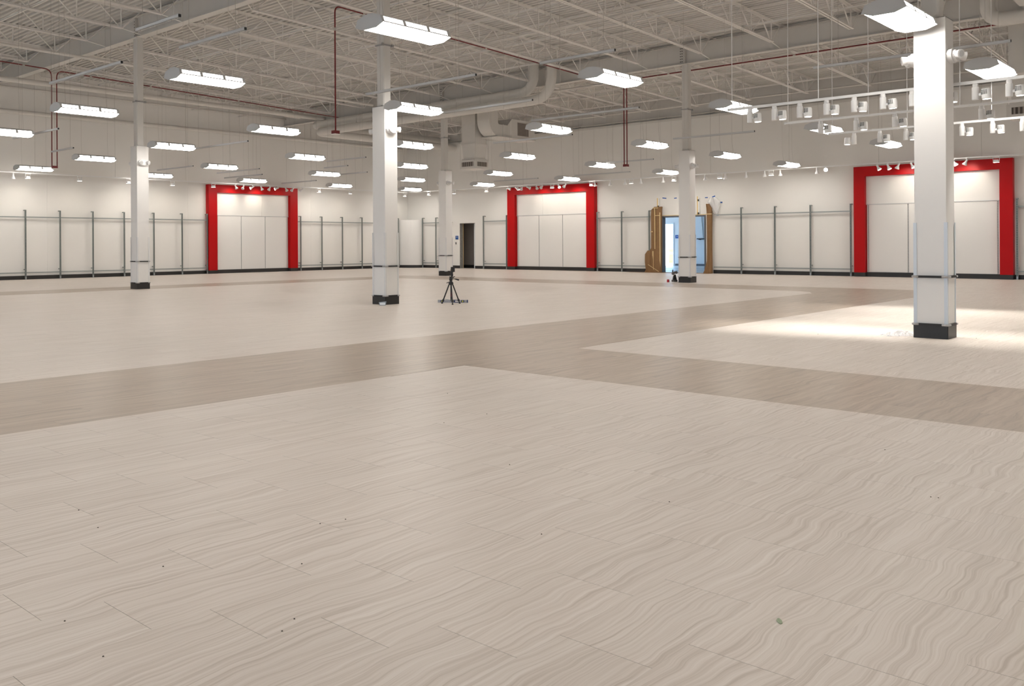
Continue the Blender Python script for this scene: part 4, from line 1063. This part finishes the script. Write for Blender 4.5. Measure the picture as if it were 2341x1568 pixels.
for x_, r_ in ((-.21, .022), (0.0, .026), (.19, .024)):
    vb = MB().box(x_ - .03, x_ + .03, -.0135, .0135, .004, .048).build('vial_block', 'level_blue', t)
    MB().lathe([(.017, -.0155), (.017, .0155)], 12).xf(Matrix.Translation((x_, 0, .026)) @ Matrix.Rotation(R(90), 4, 'X')).build('vial', 'vial_yellow', vb)
MB().box(.03, .13, -.0135, .0135, .004, .048).build('handle_frame', 'level_blue', t); MB().box(.045, .115, -.0145, .0145, .015, .037).build('hand_hole', 'wall_paint', t)
tag(t, 'silver and blue spirit level lying on the floor behind the tripod legs', 'spirit level')
t = empty('parts_bag', (11.665, 12.27, 0), T - math.pi / 2)
MB().hexa([(-.055, -.035, .0), (.060, -.035, .0), (-.055, .035, .0), (.060, .035, .0), (-.07, -.025, .062), (.075, -.03, .078), (-.065, .03, .058), (.07, .03, .075)]).build('body', 'box_bluegrey', t)
MB().hexa([(-.045, -.039, .012), (.05, -.039, .012), (-.045, -.034, .012), (.05, -.034, .012), (-.05, -.034, .05), (.055, -.036, .055), (-.05, -.03, .05), (.055, -.03, .055)]).build('label', 'sign_white', t)
tag(t, 'small blue-grey plastic packet on the floor against the middle column', 'packet')
# cordless drill standing on its battery
t = empty('cordless_drill', (23.93, 12.93, 0), T - math.pi / 2 + R(12))
MB().bbox(-.075, .075, -.04, .04, .012, .07, .008).build('battery', 'tool_grey', t)
MB().box(-.03, .078, -.042, .042, .03, .05).build('battery_band', 'black_plastic', t)
MB().hexa([(-.05, -.03, .07), (.06, -.03, .07), (-.05, .03, .07), (.06, .03, .07), (-.022, -.02, .22), (.03, -.02, .22), (-.022, .02, .22), (.03, .02, .22)]).build('grip', 'black_plastic', t)
MB().tube([(-.05, 0, .215), (-.045, 0, .27), (.06, 0, .29), (.075, 0, .25)], [.03, .042, .042, .03], 10).build('motor_housing', 'tool_grey', t, True)
MB().tube([(-.05, 0, .25), (-.055, 0, .31), (-.05, 0, .365)], [.024, .018, .012], 8).build('chuck', 'black_plastic', t, True)
MB().tube([(-.022, -.022, .20), (-.04, -.01, .19)], .010, 6).build('trigger', 'masking_tape', t)
tag(t, 'dark cordless drill standing on its battery beside the doorway column', 'drill')
t = empty('tape_measure', (23.80, 13.06, 0), .4)
MB().bbox(-.045, .045, -.03, .03, .0, .08, .015).build('case', 'tool_red', t); MB().box(.03, .05, -.031, .031, .01, .075).build('side_grip', 'black_rubber', t)
tag(t, 'small red and black tape measure beside the cordless drill', 'tape measure')
t = empty('plug_cap', (30.21, 16.37, 0))
MB().lathe([(.06, 0), (.055, .03), (.03, .07), (.01, .08)], 10).build('body', 'tool_red', t, True); MB().lathe([(.064, 0), (.064, .012)], 10).build('rim', 'tool_red', t)
tag(t, 'tiny red cap on the floor in front of the doorway', 'cap')
# cardboard sliver beneath the drill
cb = MB().box(23.85, 24.1, 12.70, 12.92, .0015, .004).build('cardboard_scrap', 'kraft_paper'); tag(cb, 'flat brown cardboard scrap under the cordless drill', 'cardboard')
# crumpled clear plastic by the nearest column
rnd = random.Random(5); m_ = MB(); NX, NY = 14, 7
for layer in (0, 1):
    for j in range(NY + 1):
        for i in range(NX + 1):
            e = math.sin(math.pi * i / NX) * math.sin(math.pi * j / NY)
            m_.v.append((-.18 + .36 * i / NX + rnd.uniform(-.008, .008), -.10 + .20 * j / NY + rnd.uniform(-.01, .01), .004 + layer * .0015 + e * rnd.uniform(.01, .085)))
W_ = NX + 1; o_ = W_ * (NY + 1)
for j in range(NY):
    for i in range(NX):
        a = j * W_ + i; m_.f.append((a, a + 1, a + 1 + W_, a + W_)); m_.f.append((o_ + a, o_ + a + 1, o_ + a + 1 + W_, o_ + a + W_))
m_.mi = [0] * len(m_.f)
t = m_.build('plastic_wrap', 'clear_film'); t.location = (11.97, 3.50, 0); t.rotation_euler = (0, 0, T - math.pi / 2)
tag(t, 'crumpled clear plastic wrap on the floor left of the nearest column', 'plastic wrap')
t = empty('leaf_scrap', (2.72, 1.13, .0018), .6)
MB().prism([(-.02, 0), (-.012, .006), (.006, .008), (.018, .003), (.022, -.004), (.004, -.008), (-.012, -.006)], 0, .002, 'z').build('blade', 'leaf_green', t)
MB().box(-.02, .02, -.0008, .0008, .002, .0028).build('vein', 'leaf_green', t)
tag(t, 'tiny pale green scrap lying on the foreground tiles', 'scrap')
m_ = MB()
for u, v in ((180, 1167), (224, 1207), (732, 1198), (790, 1188), (1023, 900), (1015, 967), (1113, 947), (645, 1444), (673, 1416), (2023, 1029), (373, 1296), (148, 1421), (1870, 764), (2232, 774), (1530, 1148), (1238, 1222), (690, 1290), (236, 1502), (2128, 1137), (2145, 1139), (1165, 1063)):
    du, dv = u - U0, v - V0; a_ = du - ROLL * dv; b2 = dv + ROLL * du; s_ = CAM_H * F_PX / b2
    px, py = s_ * (CT + a_ / F_PX * ST), s_ * (ST - a_ / F_PX * CT); rr = .0028 + .0002 * s_
    m_.lathe([(rr, 0), (rr * .6, rr * .7)], 5, c=(px, py, .0015))
d_ = m_.build('floor_debris', 'debris_dark'); tag(d_, 'tiny dark specks of dirt scattered on the floor', 'debris', kind='stuff')
